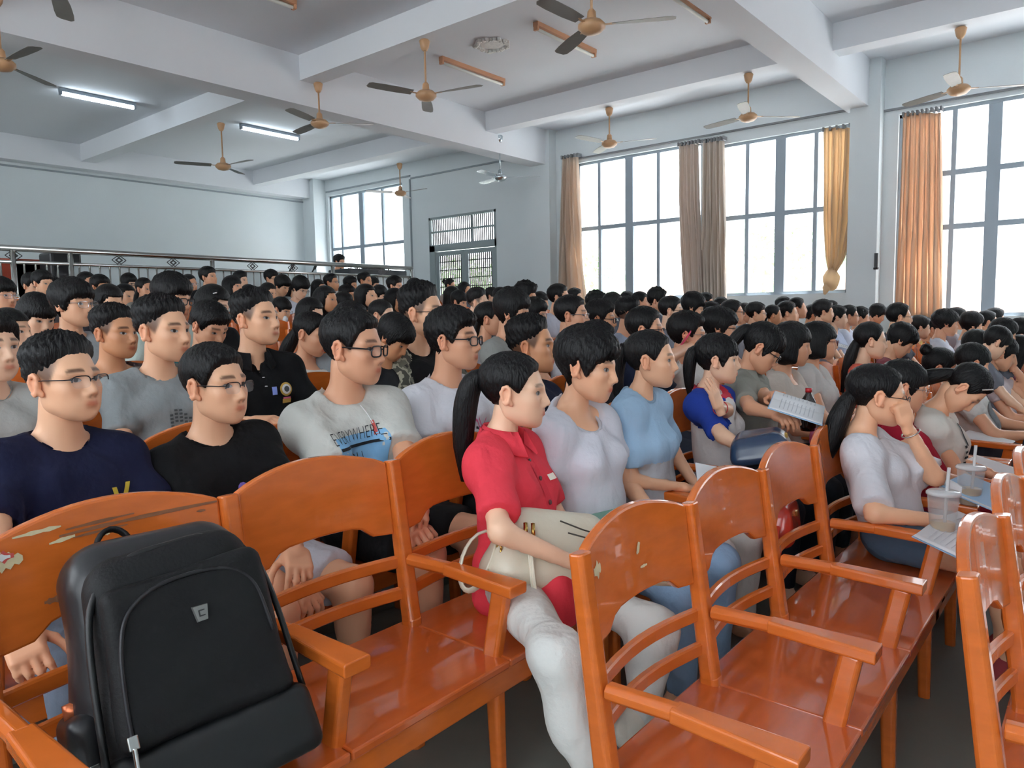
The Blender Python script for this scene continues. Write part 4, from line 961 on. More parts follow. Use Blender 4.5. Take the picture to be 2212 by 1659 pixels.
def patch(p, name, m, u0, u1, v0, v1, n=10, off=.003, skew=0.0, fn=None, label=None):
    V = []; F = []
    for j in range(n+1):
        for i in range(n+1):
            a = i/n; b = j/n; u = u0+(u1-u0)*a; v = v0+(v1-v0)*b+skew*(a-.5)
            if fn: u, v = fn(a, b)
            V.append(on_shirt(p, u, v, off))
    for j in range(n):
        for i in range(n): q = j*(n+1)+i; F.append((q, q+1, q+n+2, q+n+1))
    o = mesh(name, V, F, m, p['shirt'], True)
    if label: o['label'] = label
    return o
def text_on(p, body, m, u0, v0, size, spread=1.0, tall=1.0, off=.005, name='lettering', skew=0):
    cu = bpy.data.curves.new('lettering', 'FONT'); cu.body = body; cu.size = 1; cu.resolution_u = 2; cu.space_character = 1.0; cu.offset = -.018
    t = link(bpy.data.objects.new('lettering_source', cu)); dg = bpy.context.evaluated_depsgraph_get(); me = bpy.data.meshes.new_from_object(t.evaluated_get(dg)); bpy.data.objects.remove(t)
    bm = bmesh.new(); bm.from_mesh(me); bmesh.ops.triangulate(bm, faces=bm.faces[:]); bmesh.ops.subdivide_edges(bm, edges=[e for e in bm.edges if e.calc_length() > .25], cuts=1); bm.to_mesh(me); bm.free()
    for vv in me.vertices:                        # the wearer's left is the reader's right
        a = vv.co.x*size*spread; vv.co = on_shirt(p, u0+a, v0+vv.co.y*size*tall+skew*a, off)
    me.materials.append(m); me.update(); o = link(bpy.data.objects.new(name, me)); o.parent = p['shirt']; return o
def collar(p, m, r0=.066, r1=.098, drop=.05, gap=28, name='collar'):
    V = []; n = 22
    for i in range(n+1):
        a = math.radians(gap+(360-2*gap)*i/n); c, s_ = math.cos(a), math.sin(a)
        for (r, z) in ((r0-.004, .0), (r0, .042), (r0+.006, .046), (r1, .046-drop-.03*max(0, c)), (r1-.006, .042-drop-.03*max(0, c))):
            V.append(p['nb']+p['fwd']*(c*r*1.0+.018)*p['s']+p['lat']*(s_*r*.97)*p['s']+p['up']*(z-.022*c+.0)*p['s'])
    F = []
    for i in range(n):
        for q in range(5): F.append((i*5+q, i*5+(q+1) % 5, (i+1)*5+(q+1) % 5, (i+1)*5+q))
    F += [(0, 1, 2, 3, 4), tuple(n*5+q for q in (4, 3, 2, 1, 0))]
    return mesh(name, V, F, m, p['shirt'], True)
def neckband(p, m, ru=.082, rv=.080, z=.0, fo=.022, tilt=.35, r=.006):
    pts = []
    for i in range(25):
        a = 2*PI*i/24; c, s_ = math.cos(a), math.sin(a); d0 = p['fwd']*c+p['lat']*s_
        pts.append(p['nb']+p['fwd']*(fo+c*ru)*p['s']+p['lat']*(s_*rv)*p['s']+p['up']*(z-tilt*.08*c)*p['s'])
    return MB().tube(pts, (r), 8).build('neckband', m, p['shirt'], True)
# ------------------------------------------------------------------ the audience: pixel of the head, head height in pixels, row
def W(px, py, X): return atX(px, py, X)
def loc(p0, hp_): return tuple(np.array(hp_)-np.array(p0))
def PP(x, y, H, row, lod, hair, gl, yaw, pitch, shirt, label, **k):
    # hand, knee and foot targets given as ('P', px, py, X) are points seen in the photograph at that depth
    dx = k.get('dx', .13); P0 = atX(x, y, back_x(row)+dx); D = depth(P0); s = float(np.clip(H*D/(FPX*.252), .84, 1.16))
    root = np.array([back_x(row)+.155*s**.5+k.get('hipdx', 0), P0[1]+k.get('hipdy', 0), floor_z(row)])
    if k.get('ysnap') is not None: root[1] = k['ysnap']
    for key in ('hands', 'knees', 'feet'):
        if key in k: k[key] = {g: (tuple((W if v[0] == 'P' else atD)(*v[1:])-root) if v[0] in ('P', 'D') else v) for g, v in k[key].items()}
    return person(x, y, H, row, lod, hair, gl, yaw, pitch, shirt, label, **k)
JEANS, BLACKC, NAVYC = '#4a5d78', '#17181a', '#1b2038'
# row behind the backpack bench
navy = PP(137, 823, 194, 2, 0, 'fade', 'half', 22, -2, '#191d38', 'person in navy T-shirt and half-rim glasses behind the black backpack', tone=0, byaw=6, pants='#6b7686', hands={-1: ('P', 45, 1400, -1.68)}, hpose={-1: 'loose'}, sleeve=.62, ysnap=.70)
blk = PP(465, 833, 172, 2, 0, 'crew', 'half', 18, 0, '#131315', 'person in black T-shirt with small colourful print, beside the navy T-shirt', tone=0, byaw=0, pants='#d4d9e4', plen='shorts', hands={-1: ('P', 615, 1262, -1.72), 1: ('P', 650, 1225, -1.66)}, hpose={-1: 'loose', 1: 'loose'}, ysnap=1.17)
evr = PP(762, 752, 160, 2, 0, 'crew', 'black', 24, 4, '#c9cac4', 'person in pale grey T-shirt printed EVERYWHERE YOU over a sky-blue block', tone=1, byaw=-14, pants='#1d1e20', plen='shorts', hands={-1: ('P', 885, 1150, -1.62), 1: ('P', 905, 1120, -1.60)}, hpose={-1: 'loose', 1: 'loose'}, ysnap=1.67, sleeve=.82, sleevew=1.14)
wt4 = PP(980, 735, 138, 2, 0, 'crop', 'black', 20, 0, '#dcdde4', 'person in white T-shirt with pink print and thick black glasses', tone=1, byaw=-5, pants='#26282c')
nv5 = PP(1148, 748, 124, 2, 0, 'fade', None, 26, 0, '#171a30', 'person in dark navy shirt with a fade haircut, behind the red blouse', tone=3, pants='#2a2c35')
f6 = PP(1393, 713, 94, 2, 1, 'crew', 'half', 24, 2, '#1c2338', 'person in navy shirt with bright blue stripes, behind the pale blue T-shirt', tone=1)
f7 = PP(1485, 724, 94, 2, 1, 'crop', 'silver', 26, 2, '#d9d8d4', 'person in white T-shirt holding a pink phone to the cheek', tone=1, hands={-1: ('P', 1492, 748, -1.98)}, hpose={-1: 'hold'})
f8 = PP(1553, 708, 84, 2, 1, 'mop', 'black', 28, 8, '#30343c', 'person with a bowl of black hair and dark glasses, above the raglan shirt ponytail', tone=1)
# bench row with the red blouse
red = PP(1110, 845, 166, 1, 0, 'ponylong', None, 30, 4, '#e0404e', 'person in coral red short-sleeved blouse and white trousers with a cream handbag in the lap', tone=2, byaw=14, neck='collar', sleeve=.78, sleevew=1.12, pants='#d9dad6', plen='long', hemz=.335,
         hands={-1: ('D', 1238, 1216, 1.93), 1: ('D', 1270, 1250, 2.15)}, hpose={-1: 'loose'}, knees={-1: ('P', 1205, 1415, -.93), 1: ('P', 1418, 1362, -.93)}, feet={-1: ('P', 1285, 1690, -.86), 1: ('P', 1385, 1570, -.93)}, shoes='#d6d2c6', pole={-1: (.25, -1, -.15)}, roll=2)
r2 = PP(1268, 790, 156, 1, 0, 'pixie', None, 14, 10, '#d8dae4', 'person in white scoop-neck T-shirt with short black hair, next to the red blouse', tone=0, byaw=0, neck='scoop', sleeve=.55, pants='#8aa6c4', bust=.9, hands={-1: ('D', 1300, 1150, 2.40), 1: ('D', 1425, 1135, 2.45)})
r3 = PP(1405, 778, 118, 1, 0, 'pony', None, 22, 2, '#9fbdd8', 'person in pale blue T-shirt with grey lower band and a ponytail', tone=0, byaw=2, neck='crew', sleeve=.8, sleevew=1.15, pants='#d5d4d0', hands={-1: ('D', 1470, 1052, 2.70), 1: ('D', 1512, 1062, 2.85)}, hpose={-1: 'loose', 1: 'loose'}, dx=.16)
r4 = PP(1550, 778, 106, 1, 0, 'ponybang', None, 24, 2, '#dcdcdc', 'person in raglan shirt with blue sleeves and red collar, hand on the chest', tone=2, byaw=2, sleeve=.8, pants='#20242e', hands={1: ('P', 1552, 885, -1.19), -1: ('P', 1655, 995, -1.0)}, hpose={1: 'flat'}, hdir={1: (-.2, -.35, .9)}, hup={1: (1, -.2, .3)}, pole={1: (.5, .6, -.8)})
r5 = PP(1645, 752, 104, 1, 0, 'ponybang', 'black', 20, 34, '#8f9089', 'person in grey collared shirt and glasses, head bowed over an open book', tone=1, neck='collar', sleeve=.7, pants='#2c3138', hands={-1: ('P', 1690, 905, -1.03), 1: ('P', 1720, 880, -.95)}, hpose={-1: 'hold', 1: 'hold'}, dx=.17, hairmat=HAIR)
r6 = PP(1710, 745, 94, 1, 1, 'bobbang', None, 26, 8, '#c9beb4', 'person in cream blouse with blue pocket and chin-length black bob', tone=1, neck='scoop', sleeve=.6, pants='#39424e')
r7 = PP(1768, 738, 86, 1, 1, 'bob', 'brown', 30, 4, '#cfcbc8', 'person in white T-shirt with blue-black sketch print, bobbed hair and red-brown glasses', tone=1, neck='v', sleeve=.45, pants='#5a3a44')
r8 = PP(1880, 737, 78, 1, 1, 'ponylow', None, 26, 4, '#d2604e', 'person in red lace top with white shoulders, long hair tied low', tone=2, neck='wide', sleeve=.6, dx=.2)
r9 = PP(2025, 797, 92, 1, 1, 'bun', None, 20, 30, '#4e5158', 'person with hair knotted in a bun, head bowed, behind the striped white blouse', tone=1, dx=.5)
r10 = PP(2108, 752, 72, 1, 1, 'bang', None, 26, 24, '#b9b4b8', 'person with black fringe looking down, right of the bun', tone=1, dx=.55)
# front bench row beyond the empty seats
b1 = PP(1893, 855, 136, 0, 0, 'ponylow', 'half', 30, 8, '#d3d3d9', 'person in sheer white blouse with long low ponytail, one hand raised to the face', tone=0, neck='wide', sleeve=.92, sleevew=1.25, pants='#53687e', plen='hotpants', byaw=8, dx=.06, hipdx=-.02,
        hands={1: ('D', 1958, 918, 2.72), -1: ('D', 2050, 1128, 2.48)}, hpose={1: 'fist', -1: 'flat'}, hdir={1: (-.25, -.1, 1)}, hup={1: (.7, -.5, .2)}, pole={1: (.6, .3, -1), -1: (-.3, -.8, -.4)}, shoes='#a8464c')
b2 = PP(1950, 836, 112, 0, 1, 'ponybang', 'silver', 26, 12, '#a51f34', 'person in crimson dress with glasses, half hidden behind the white blouse', tone=1, neck='wide', sleeve=.1, pants='#8d1c2e', dx=.03)
b3 = PP(2082, 838, 112, 0, 0, 'tied', None, 8, 62, '#d6d2ca', 'person in white blouse with black stripes, bent far forward over a lap full of papers', tone=0, neck='crew', sleeve=.4, pants='#3a2630', dx=.24, hipdx=-.0, hands={-1: ('D', 2165, 1050, 3.3), 1: ('D', 2150, 1020, 3.5)})
b5 = PP(2100, 785, 84, 0, 1, 'bang', None, 30, 14, '#cfccc8', 'person in white T-shirt with black print, leaning forward beyond the bent striped blouse', tone=1, sleeve=.5, dx=.08)
b7 = PP(2160, 763, 74, 0, 1, 'bang', None, 20, 22, '#c9b9bb', 'person resting the forehead on one raised hand near the right edge', tone=1, sleeve=.5, dx=.14, hands={1: ('D', 2186, 792, 5.1)}, hpose={1: 'fist'}, hdir={1: (-.2, 0, 1)}, pole={1: (.5, .4, -1)})
b8 = PP(2204, 765, 74, 0, 1, 'long', None, 24, 12, '#9c5a66', 'person with long black hair cut off by the right edge', tone=1, dx=.22)
# third row
f0 = PP(-22, 752, 150, 3, 0, 'crop', None, 18, 0, '#a9aaa6', 'person in grey T-shirt with black zigzag, cut off by the left edge', tone=2, byaw=0)
g3 = PP(352, 715, 138, 3, 0, 'fade', None, 22, 2, '#8e9496', 'person in mid grey T-shirt with dark dotted print and a swept-up crest of hair', tone=0, byaw=-4)
sv_ = PP(248, 720, 116, 4, 0, 'fade', None, 22, 2, '#54484a', 'person with shaved temples between the navy T-shirt and the grey crest-haired person', tone=3, neck='scoop')
pol = PP(553, 690, 124, 3, 0, 'fade', None, 20, -2, '#131416', 'person in black polo shirt with round gold badge, hair shaved at the sides', tone=0, neck='collar', byaw=-10, sleevew=1.12, hands={-1: ('P', 545, 912, -2.52)})
wg = PP(672, 722, 94, 4, 0, 'tied', None, 24, 18, '#d9d8d4', 'person in white T-shirt with hair tied back, eyes lowered, right of the black polo shirt', tone=1, neck='scoop')
gs3 = PP(760, 702, 96, 4, 1, 'crew', 'silver', 22, 4, '#8f979c', 'person in blue-grey T-shirt hidden behind the EVERYWHERE shirt, glasses glinting', tone=1)
dk3 = PP(850, 730, 76, 3, 1, 'mop', None, 22, 40, '#26282c', 'person with head sunk forward, black hair, left of the camouflage shirt', tone=3, dx=.2)
cam_p = PP(912, 677, 118, 3, 0, 'fade', 'half', 24, 0, '#141416', 'tall person in black T-shirt with camouflage sleeves and glasses', tone=0, byaw=0, sleeve=.62)
p1107 = PP(1107, 676, 92, 3, 1, 'mop', None, 26, 6, '#9b9d99', 'person in grey T-shirt with thick bowl-cut black hair, head turned away', tone=1)
p1235 = PP(1235, 682, 86, 3, 1, 'crew', 'silver', 24, 0, '#cfd0d8', 'person in white shirt and thin gold glasses, receding temple, in front of the pillar', tone=1)
p1297 = PP(1297, 690, 76, 3, 1, 'crop', 'black', 24, 4, '#1f2440', 'person in dark blue shirt with flashing glasses below the first window pane', tone=3)
p1288 = PP(1290, 745, 92, 2, 1, 'crop', None, 30, 6, '#2e2a30', 'person hidden behind the short-haired white scoop T-shirt, only black hair showing', tone=1)
p1360 = PP(1360, 680, 70, 3, 1, 'fade', None, 34, 4, '#9aa5b8', 'person in grey-blue T-shirt seen from behind the ear, neck bare', tone=1)
# ---- farther rows: row chosen from head size, so that neighbours do not share a seat
OCC = {}
for q in PEOPLE: pass
def note(row, y): OCC.setdefault(row, []).append(y)
def far(x, y, H, hair, gl, yaw, pitch, shirt, label, lod=2, row=None, **k):
    D = FPX*.252/H; d = ray(x, y); X = D*d[0]; best = None
    best = None
    for r in (range(0, 12) if row is None else [row]):
        dd = float(np.clip(X-back_x(r), .12, .50)); Xr = back_x(r)+dd; Dr = Xr/d[0]
        if Dr <= 0: continue
        yy = Dr*d[1]; cost = abs(math.log(Dr/D))*1.6+abs(dd-.15)*.7
        if yy > YW-.75 or yy < .2: cost += 5
        for y2 in OCC.get(r, []):
            if abs(y2-yy) < .44: cost += (.44-abs(y2-yy))*2.2
        if best is None or cost < best[0]: best = (cost, r, yy, dd)
    note(best[1], best[2]); k.setdefault('tone', int(x*7+y) % 4)
    k['dx'] = best[3]; k['hipdx'] = min(.09, max(0, (best[3]-.13)*.5))
    q = PP(x, y, H, best[1], lod, hair, gl, yaw, pitch, shirt, label, **k); q['row'] = best[1]; return q
for q, r in ((navy, 2), (blk, 2), (evr, 2), (wt4, 2), (nv5, 2), (f6, 2), (f7, 2), (f8, 2), (p1288, 2), (red, 1), (r2, 1), (r3, 1), (r4, 1), (r5, 1), (r6, 1), (r7, 1), (r8, 1), (r9, 1), (r10, 1), (b1, 0), (b2, 0), (b3, 0), (b5, 0), (b7, 0), (b8, 0), (f0, 3), (g3, 3), (sv_, 4), (pol, 3), (wg, 4), (gs3, 4), (dk3, 3), (cam_p, 3), (p1107, 3), (p1235, 3), (p1297, 3), (p1360, 3)): note(r, q['root'][1])
FARS = [
 # left side
 (158, 658, 102, 'mop', 'silver', 24, 0, '#9ba1a4', 'person in pale grey T-shirt and silver glasses with a straight fringe, at the left', 1),
 (80, 682, 92, 'bobbang', None, 12, 26, '#7a4a48', 'person with black bob and fringe, head bowed, shoulders bare, near the left edge', 1),
 (24, 718, 100, 'long', None, 40, 0, '#2a2a30', 'person with long black hair, face turned away, behind the zigzag T-shirt', 1),
 (3, 640, 74, 'mop', 'silver', 24, 0, '#b8b4b4', 'person with glasses and white collar cut off by the left edge', 1),
 (452, 705, 98, 'crop', None, 14, 30, '#2f7f86', 'person in teal shirt looking down, behind the black T-shirt', 1),
 (372, 645, 98, 'mop', 'black', 26, 10, '#b9c8c0', 'person in mint white shirt with dark glasses behind the crest-haired grey T-shirt', 1),
 (462, 660, 84, 'long', None, 30, 20, '#1b1b1e', 'person with black hair and a white hair clip, face hidden, above the teal shirt', 1),
 (236, 652, 74, 'long', None, 14, 22, '#2b2b31', 'person with long centre-parted black hair bowing the head, right of the silver glasses', 2),
 (272, 640, 52, 'long', None, 20, 4, '#7a4a40', 'person with pale face partly hidden by the centre-parted hair', 2),
 (188, 613, 50, 'tied', None, 20, 2, '#3a3438', 'person with hair drawn back, before the first railing panel', 2),
 (217, 620, 40, 'crop', None, 20, 6, '#5a5c62', 'person mostly hidden right of the drawn-back hair below the railing', 2),
 (279, 613, 40, 'mop', 'black', 20, 6, '#6a6e72', 'person with dark fringe and glasses under the first diamond ornament right of the corner post', 2),
 (312, 625, 44, 'tied', None, 20, 4, '#8c8a84', 'person with hair pulled back, left of the bowl-cut mint shirt', 2),
 (409, 614, 42, 'tied', 'silver', 22, 2, '#4a4448', 'person with round glasses right of the bowl-cut mint shirt', 2),
 (450, 599, 44, 'crop', None, 24, -4, '#17171a', 'person in black shirt sitting tall in front of the second railing post', 2),
 (503, 620, 46, 'bobbang', None, 28, -4, '#b9bcb8', 'person with short bob and open mouth right of the railing post', 2),
 (520, 606, 38, 'crop', None, 24, 0, '#6d7076', 'person behind the short bob with open mouth, forehead showing', 2),
 (538, 636, 36, 'mop', None, 24, 14, '#3a3c42', 'person showing only a black crown above the polo shirt wearer', 2),
 (586, 602, 38, 'crop', 'black', 24, 10, '#5c6066', 'person with black glasses before the panels left of the white-shirt reader', 2),
 (580, 632, 40, 'long', None, 24, 12, '#33343a', 'person with long hair below the black glasses, behind the polo shirt wearer', 2),
 (609, 617, 42, 'mop', None, 20, 28, '#8f9aa0', 'person looking down next to the white-shirt reader', 2),
 (648, 622, 46, 'mop', 'half', 16, 30, '#c9cfdc', 'person in white collared shirt reading, before the railing panels', 2),
 (632, 628, 38, 'long', None, 22, 8, '#2c2c32', 'person with black hair squeezed behind the white-shirt reader', 2),
 (608, 668, 50, 'bang', 'silver', 24, 20, '#7fa3a0', 'person holding a white tissue to the face beside the polo shirt wearer', 2),
 (705, 648, 60, 'long', None, 24, 2, '#30303a', 'person with very long loose black hair in front of the railing end panels', 2),
 (672, 678, 66, 'long', None, 24, 16, '#4a444a', 'person with bowed black head above the white T-shirt with tied hair', 2),
 (689, 622, 36, 'long', None, 22, 6, '#3a3a40', 'person with dark bob left of the tall bespectacled one at the railing', 2),
 (716, 611, 40, 'crew', 'half', 26, -2, '#6c6f74', 'person with glasses in front of the third railing post', 2),
 (757, 616, 36, 'crop', None, 24, 8, '#565a60', 'person with short hair before the right railing panels, below the mixing desk', 2),
 (750, 637, 40, 'crop', None, 24, 10, '#44474e', 'person with black hair low between two long-haired ones', 2),
 (742, 655, 46, 'mop', None, 26, 16, '#2e3036', 'person whose black crown shows left of the long loose-haired face', 2),
 (792, 640, 52, 'long', None, 22, 0, '#3a3a42', 'person with long loose black hair and pale face below the mixing desk', 2),
 (788, 607, 38, 'crew', None, 24, 4, '#5b5f66', 'person with short hair under the right end of the mixing desk', 2),
 (806, 614, 32, 'bang', None, 22, 6, '#6a6c70', 'small face peeping right of the short hair under the mixing desk', 2),
 (820, 638, 42, 'bang', None, 20, 14, '#75747a', 'person with fringe over the eyes left of the long-haired glasses wearer', 2),
 (853, 618, 42, 'crop', 'silver', 24, 4, '#6d7278', 'person with short hair and glasses before the last railing panel', 2),
 (855, 650, 52, 'long', 'black', 22, 0, '#c4bfb4', 'person with long black hair, dark glasses and cream top', 2),
 (824, 682, 70, 'buzz', None, 26, 10, '#4c4a48', 'person with shaved brown head left of the tall camouflage shirt', 1),
 (896, 622, 38, 'crop', None, 26, 6, '#4c4f56', 'person with black hair just right of the railing end', 2),
 (921, 630, 34, 'crop', None, 26, 6, '#5a5e66', 'person showing only a crown behind the tall camouflage shirt', 2),
 (972, 617, 30, 'bun', None, 24, 6, '#cfc8c0', 'person in pale top in front of the left door leaf', 2),
 (978, 638, 38, 'long', None, 24, 8, '#3c3f46', 'person with dark hair below the left door leaf', 2),
 (1004, 627, 34, 'long', None, 26, 2, '#5a5c64', 'person with long hair before the middle of the grilled door', 2),
 (991, 652, 46, 'bang', None, 18, 14, '#8a8486', 'person with thick fringe below the grilled door', 2),
 (1032, 654, 58, 'fade', None, 30, 4, '#70747c', 'person with shaved nape below the right door leaf', 2),
 (1057, 690, 76, 'tied', None, 34, 2, '#a8a4a6', 'person with brown-black hair tied back, left of the bowl-cut grey T-shirt', 1),
 (1062, 640, 36, 'crop', None, 26, 4, '#6a6e76', 'left one of two small heads below the door frame', 2),
 (1081, 642, 38, 'crop', None, 26, 6, '#585c66', 'right one of two small heads below the door frame', 2),
 (1098, 636, 32, 'mop', None, 26, 4, '#62666e', 'tiny crown between the door and the peaked hair', 2),
 (1135, 642, 60, 'spike', None, 28, 8, '#4a4e58', 'person with peaked black hair against the grey wall left of the pillar', 2),
 (1167, 652, 42, 'bang', None, 26, 8, '#7c7c84', 'person with pale forehead just right of the peaked hair', 2),
 (1155, 676, 62, 'mop', 'silver', 26, 10, '#5c6070', 'person with fringe and glasses left of the white shirt at the pillar', 2),
 (1207, 643, 56, 'crew', 'half', 28, 0, '#c6c9d6', 'person in white shirt and glasses in front of the pillar foot', 2),
 (1242, 640, 34, 'crop', None, 26, 2, '#7c8088', 'small head before the narrow left curtain', 2),
 (1287, 658, 50, 'spike', None, 28, 6, '#565a64', 'person with tousled hair below the tree in the window', 2),
 (1323, 661, 52, 'mop', None, 24, 8, '#5a5f6a', 'person with full dark hair below the left half of the first window', 2),
 (1355, 648, 34, 'crop', None, 26, 4, '#6a6e78', 'small crown below the thick mullion of the first window', 2),
 (1383, 652, 44, 'crew', None, 28, 2, '#707480', 'person with cropped hair and lit forehead below the first window', 2),
 (1417, 650, 46, 'spike', None, 26, 14, '#4f535e', 'person with spiky hair before the right half of the first window', 2),
 (1450, 672, 62, 'crew', 'half', 24, 2, '#777b86', 'person with domed hair and glasses under the bright right pane of the first window', 1),
 (1496, 664, 58, 'mop', None, 28, 18, '#3f4350', 'person with bowl-cut hair looking down before the pair of curtains', 1),
 (1525, 652, 36, 'crop', None, 28, 4, '#8a8e96', 'small head before the right curtain of the pair', 2),
 (1537, 675, 42, 'crop', None, 28, 8, '#5a5e6a', 'person with short black hair between bowl-cut hair and dark glasses', 2),
 (1558, 660, 32, 'crop', None, 28, 4, '#80848c', 'small head at the right edge of the pair of curtains', 2),
 (1582, 675, 54, 'crew', 'black', 28, 2, '#8c8f98', 'person with black-rimmed glasses below the left pane of the knotted-curtain window', 1),
 (1609, 678, 42, 'crop', 'silver', 28, 4, '#7c8088', 'person half hidden behind the black-rimmed glasses, own glasses glinting', 2),
 (1633, 677, 46, 'crop', 'silver', 24, 4, '#9a9ca4', 'person with side fringe and silver glasses facing the viewer, below the windowsill', 2),
 (1670, 681, 44, 'tied', None, 30, 4, '#8f8a90', 'person with hair tied back left of the white T-shirt with short hair', 2),
 (1701, 677, 50, 'crew', None, 24, 0, '#c3c8dc', 'person in white T-shirt with cropped hair, mouth open, below the sill', 2),
 (1692, 660, 36, 'crop', None, 28, 0, '#7c828c', 'crown showing left of the raised head beneath the sill', 2),
 (1722, 667, 46, 'crew', None, 26, -4, '#b4b0a8', 'person with raised head right of the cropped white T-shirt', 2),
 (1755, 682, 44, 'crop', 'silver', 28, 10, '#9a9ea8', 'person with dark hair and glasses looking down, right of the raised head', 2),
 (1778, 674, 48, 'crop', None, 28, 2, '#8d919c', 'person with bright forehead below the knot of the curtain', 2),
 (1795, 668, 36, 'crop', None, 28, 2, '#7b808a', 'crown showing behind the bright forehead below the knot', 2),
 (1808, 686, 46, 'crop', None, 24, 4, '#b7c2da', 'person in pale blue T-shirt, fringe, left of the white-shirted glasses wearer', 2),
 (1834, 683, 44, 'crew', 'half', 26, 2, '#d5dcec', 'person in brilliant white shirt with glasses below the end of the window', 2),
 (1858, 687, 44, 'crop', None, 26, 4, '#d8d4d6', 'person right of the brilliant white shirt, face lit on one side', 2),
 (1894, 679, 38, 'mop', None, 26, 26, '#d07a48', 'person in orange with head bowed, below the pillar', 2),
 (1942, 686, 62, 'crew', 'silver', 26, 0, '#4a4a54', 'tall person with flat-topped hair and glasses before the long orange curtain', 1),
 (1944, 736, 70, 'mop', None, 26, 38, '#8a4a52', 'person with head bowed over a red collar, next to the red lace top', 1),
 (1986, 708, 50, 'crop', None, 28, 8, '#8a5a60', 'person with black hair right of the tall flat-topped one', 2),
 (2010, 711, 48, 'crew', 'black', 30, 4, '#d9b872', 'person in yellow shirt with black glasses', 2),
 (2042, 699, 56, 'mop', None, 26, 8, '#cfd2dc', 'person in white striped shirt with fringe before the tall window', 1),
 (2066, 690, 46, 'crop', 'silver', 28, 4, '#a8a2a8', 'person behind the white striped shirt, glasses glinting, before the tall window', 2),
 (2098, 702, 52, 'mop', None, 30, 10, '#d2d5de', 'person in white T-shirt with rounded hair under the middle of the tall window', 2),
 (2132, 696, 48, 'crew', 'half', 28, 2, '#b6bac4', 'person with glasses at the right under the thick mullion of the tall window', 2),
 (2149, 690, 46, 'crop', None, 28, 2, '#9aa0aa', 'person behind the glasses wearer under the thick mullion, face lit', 2),
 (2150, 740, 54, 'bang', None, 28, 36, '#7c7e88', 'person with flat black crown in front of the last white shirts', 2),
 (2166, 723, 42, 'mop', None, 28, 12, '#6c707a', 'small crown behind the flat black crown at the right', 2),
 (2203, 718, 44, 'mop', None, 28, 10, '#757984', 'upper crown at the right edge below the sill', 2),
 (2206, 742, 50, 'bang', None, 28, 14, '#676a74', 'lower crown at the right edge, above the long black hair', 2),
 (70, 618, 52, 'crop', None, 22, 10, '#54504e', 'person with low fringe near the left end of the railing, behind the chair back', 2),
 (112, 624, 50, 'mop', None, 22, 8, '#48464a', 'person with black hair left of the corner railing post', 2),
 (92, 612, 40, 'crop', None, 22, 8, '#5a5658', 'crown between the two heads near the left end of the railing', 2),
]
for t in FARS: far(*t[:9], lod=t[9])
p = stage(733, 566, -10.0)
PP(733, 566, 30, 0, 2, 'crop', None, 20, 8, '#c6cdd2', 'person in white sitting behind the mixing desk on the stage', Xh=-10.75, floor=PZ, seat=.30, hscale=1.0, tone=1)
# benches under the farther rows
cells = {}
for q in PEOPLE[:-1]:
    r = None
    for k in range(0, 12):
        if -.03 < q['root'][0]-(back_x(k)+.155) < .12: r = k
    if r is None: continue
    y0 = ROW_Y0.get(r, .36); cells.setdefault(r, set()).add(int(math.floor((q['root'][1]-y0)/BLEN)))
have = {0: {0, 1, 2}, 1: {0, 1, 2}, 2: {-1, 0, 1}, 3: {0}}
ordn = ['first', 'second', 'third', 'fourth', 'fifth', 'sixth', 'seventh', 'eighth', 'ninth', 'tenth', 'eleventh', 'twelfth', 'thirteenth', 'fourteenth']
for r in sorted(cells):
    for n in sorted(cells[r]):
        if n in have.get(r, set()): continue
        y = ROW_Y0.get(r, .36)+n*BLEN
        if y+BLEN > YW-.3: continue
        far_bench(r, y, 'orange bench hidden among the crowd, %s row from the front, %s from the camera side' % (ordn[r+1], ordn[max(0, min(n, 10))]), 'benches hidden among the crowd')
# ------------------------------------------------------------------ prints, collars and trims of the nearer clothes
INK = mat('black_ink', '#1a1c24', .8); SKYP = mat('sky_blue_print', '#7fb4dc', .8, var=.25, vscale=9); WHT = mat('white_print', '#e4e4e4', .8)
YEL = mat('yellow_print', '#c9b23a', .8); PINK = mat('pink_print', '#d86a9a', .8); PURP = mat('purple_print', '#7f6ac0', .8); REDP = mat('red_print', '#c0504a', .8)
BLUEB = mat('bright_blue_band', '#2f86c8', .85); GOLDT = mat('gold_thread', '#c2a04a', .7); GREYP = mat('dark_grey_print', '#4c5256', .85)
patch(evr, 'print', SKYP, -.135, .050, -.275, -.118, 14, .003, label='sky-blue printed block with clouds')
text_on(evr, 'EVERYWHERE', INK, -.146, -.140, .062, .50, 1.0, .005)
patch(evr, 'print', INK, -.135, .048, -.160, -.150, 12, .0055)
text_on(evr, 'YOU', INK, -.105, -.218, .060, .62, 1.0, .005)
patch(evr, 'print', REDP, .022, .032, -.135, -.085, 4, .004)
MB().tube([on_shirt(evr, .020+.0006*i, -.03-.006*i, .004) for i in range(12)], .0018, 6).build('cord', WHT, evr['shirt'], True)
tag(evr['shirt'].children[-1], 'thin white cord hanging from the neckline')
for (u, v, a, m) in [(.0, -.160, .03, PURP), (.035, -.165, .034, WHT), (.05, -.178, .026, PINK), (.09, -.150, .03, REDP), (-.015, -.175, .024, PURP)]:
    patch(blk, 'print', m, u-a/2, u+a/2, v-a/2, v+a/2, 5, .003, fn=lambda s, t, u=u, v=v, a=a: (u+(s-.5)*a*math.sqrt(max(.1, 1-(2*t-1)**2)), v+(t-.5)*a))
for (u0, u1, v0, v1) in [(.075, .092, -.140, -.20), (.120, .098, -.130, -.20), (.085, .108, -.20, -.23)]:
    patch(navy, 'print', YEL, u0, u1, v0, v1, 6, .003, fn=lambda s, t, u0=u0, u1=u1, v0=v0, v1=v1: (u0+(u1-u0)*t+(s-.5)*.014, v0+(v1-v0)*t))
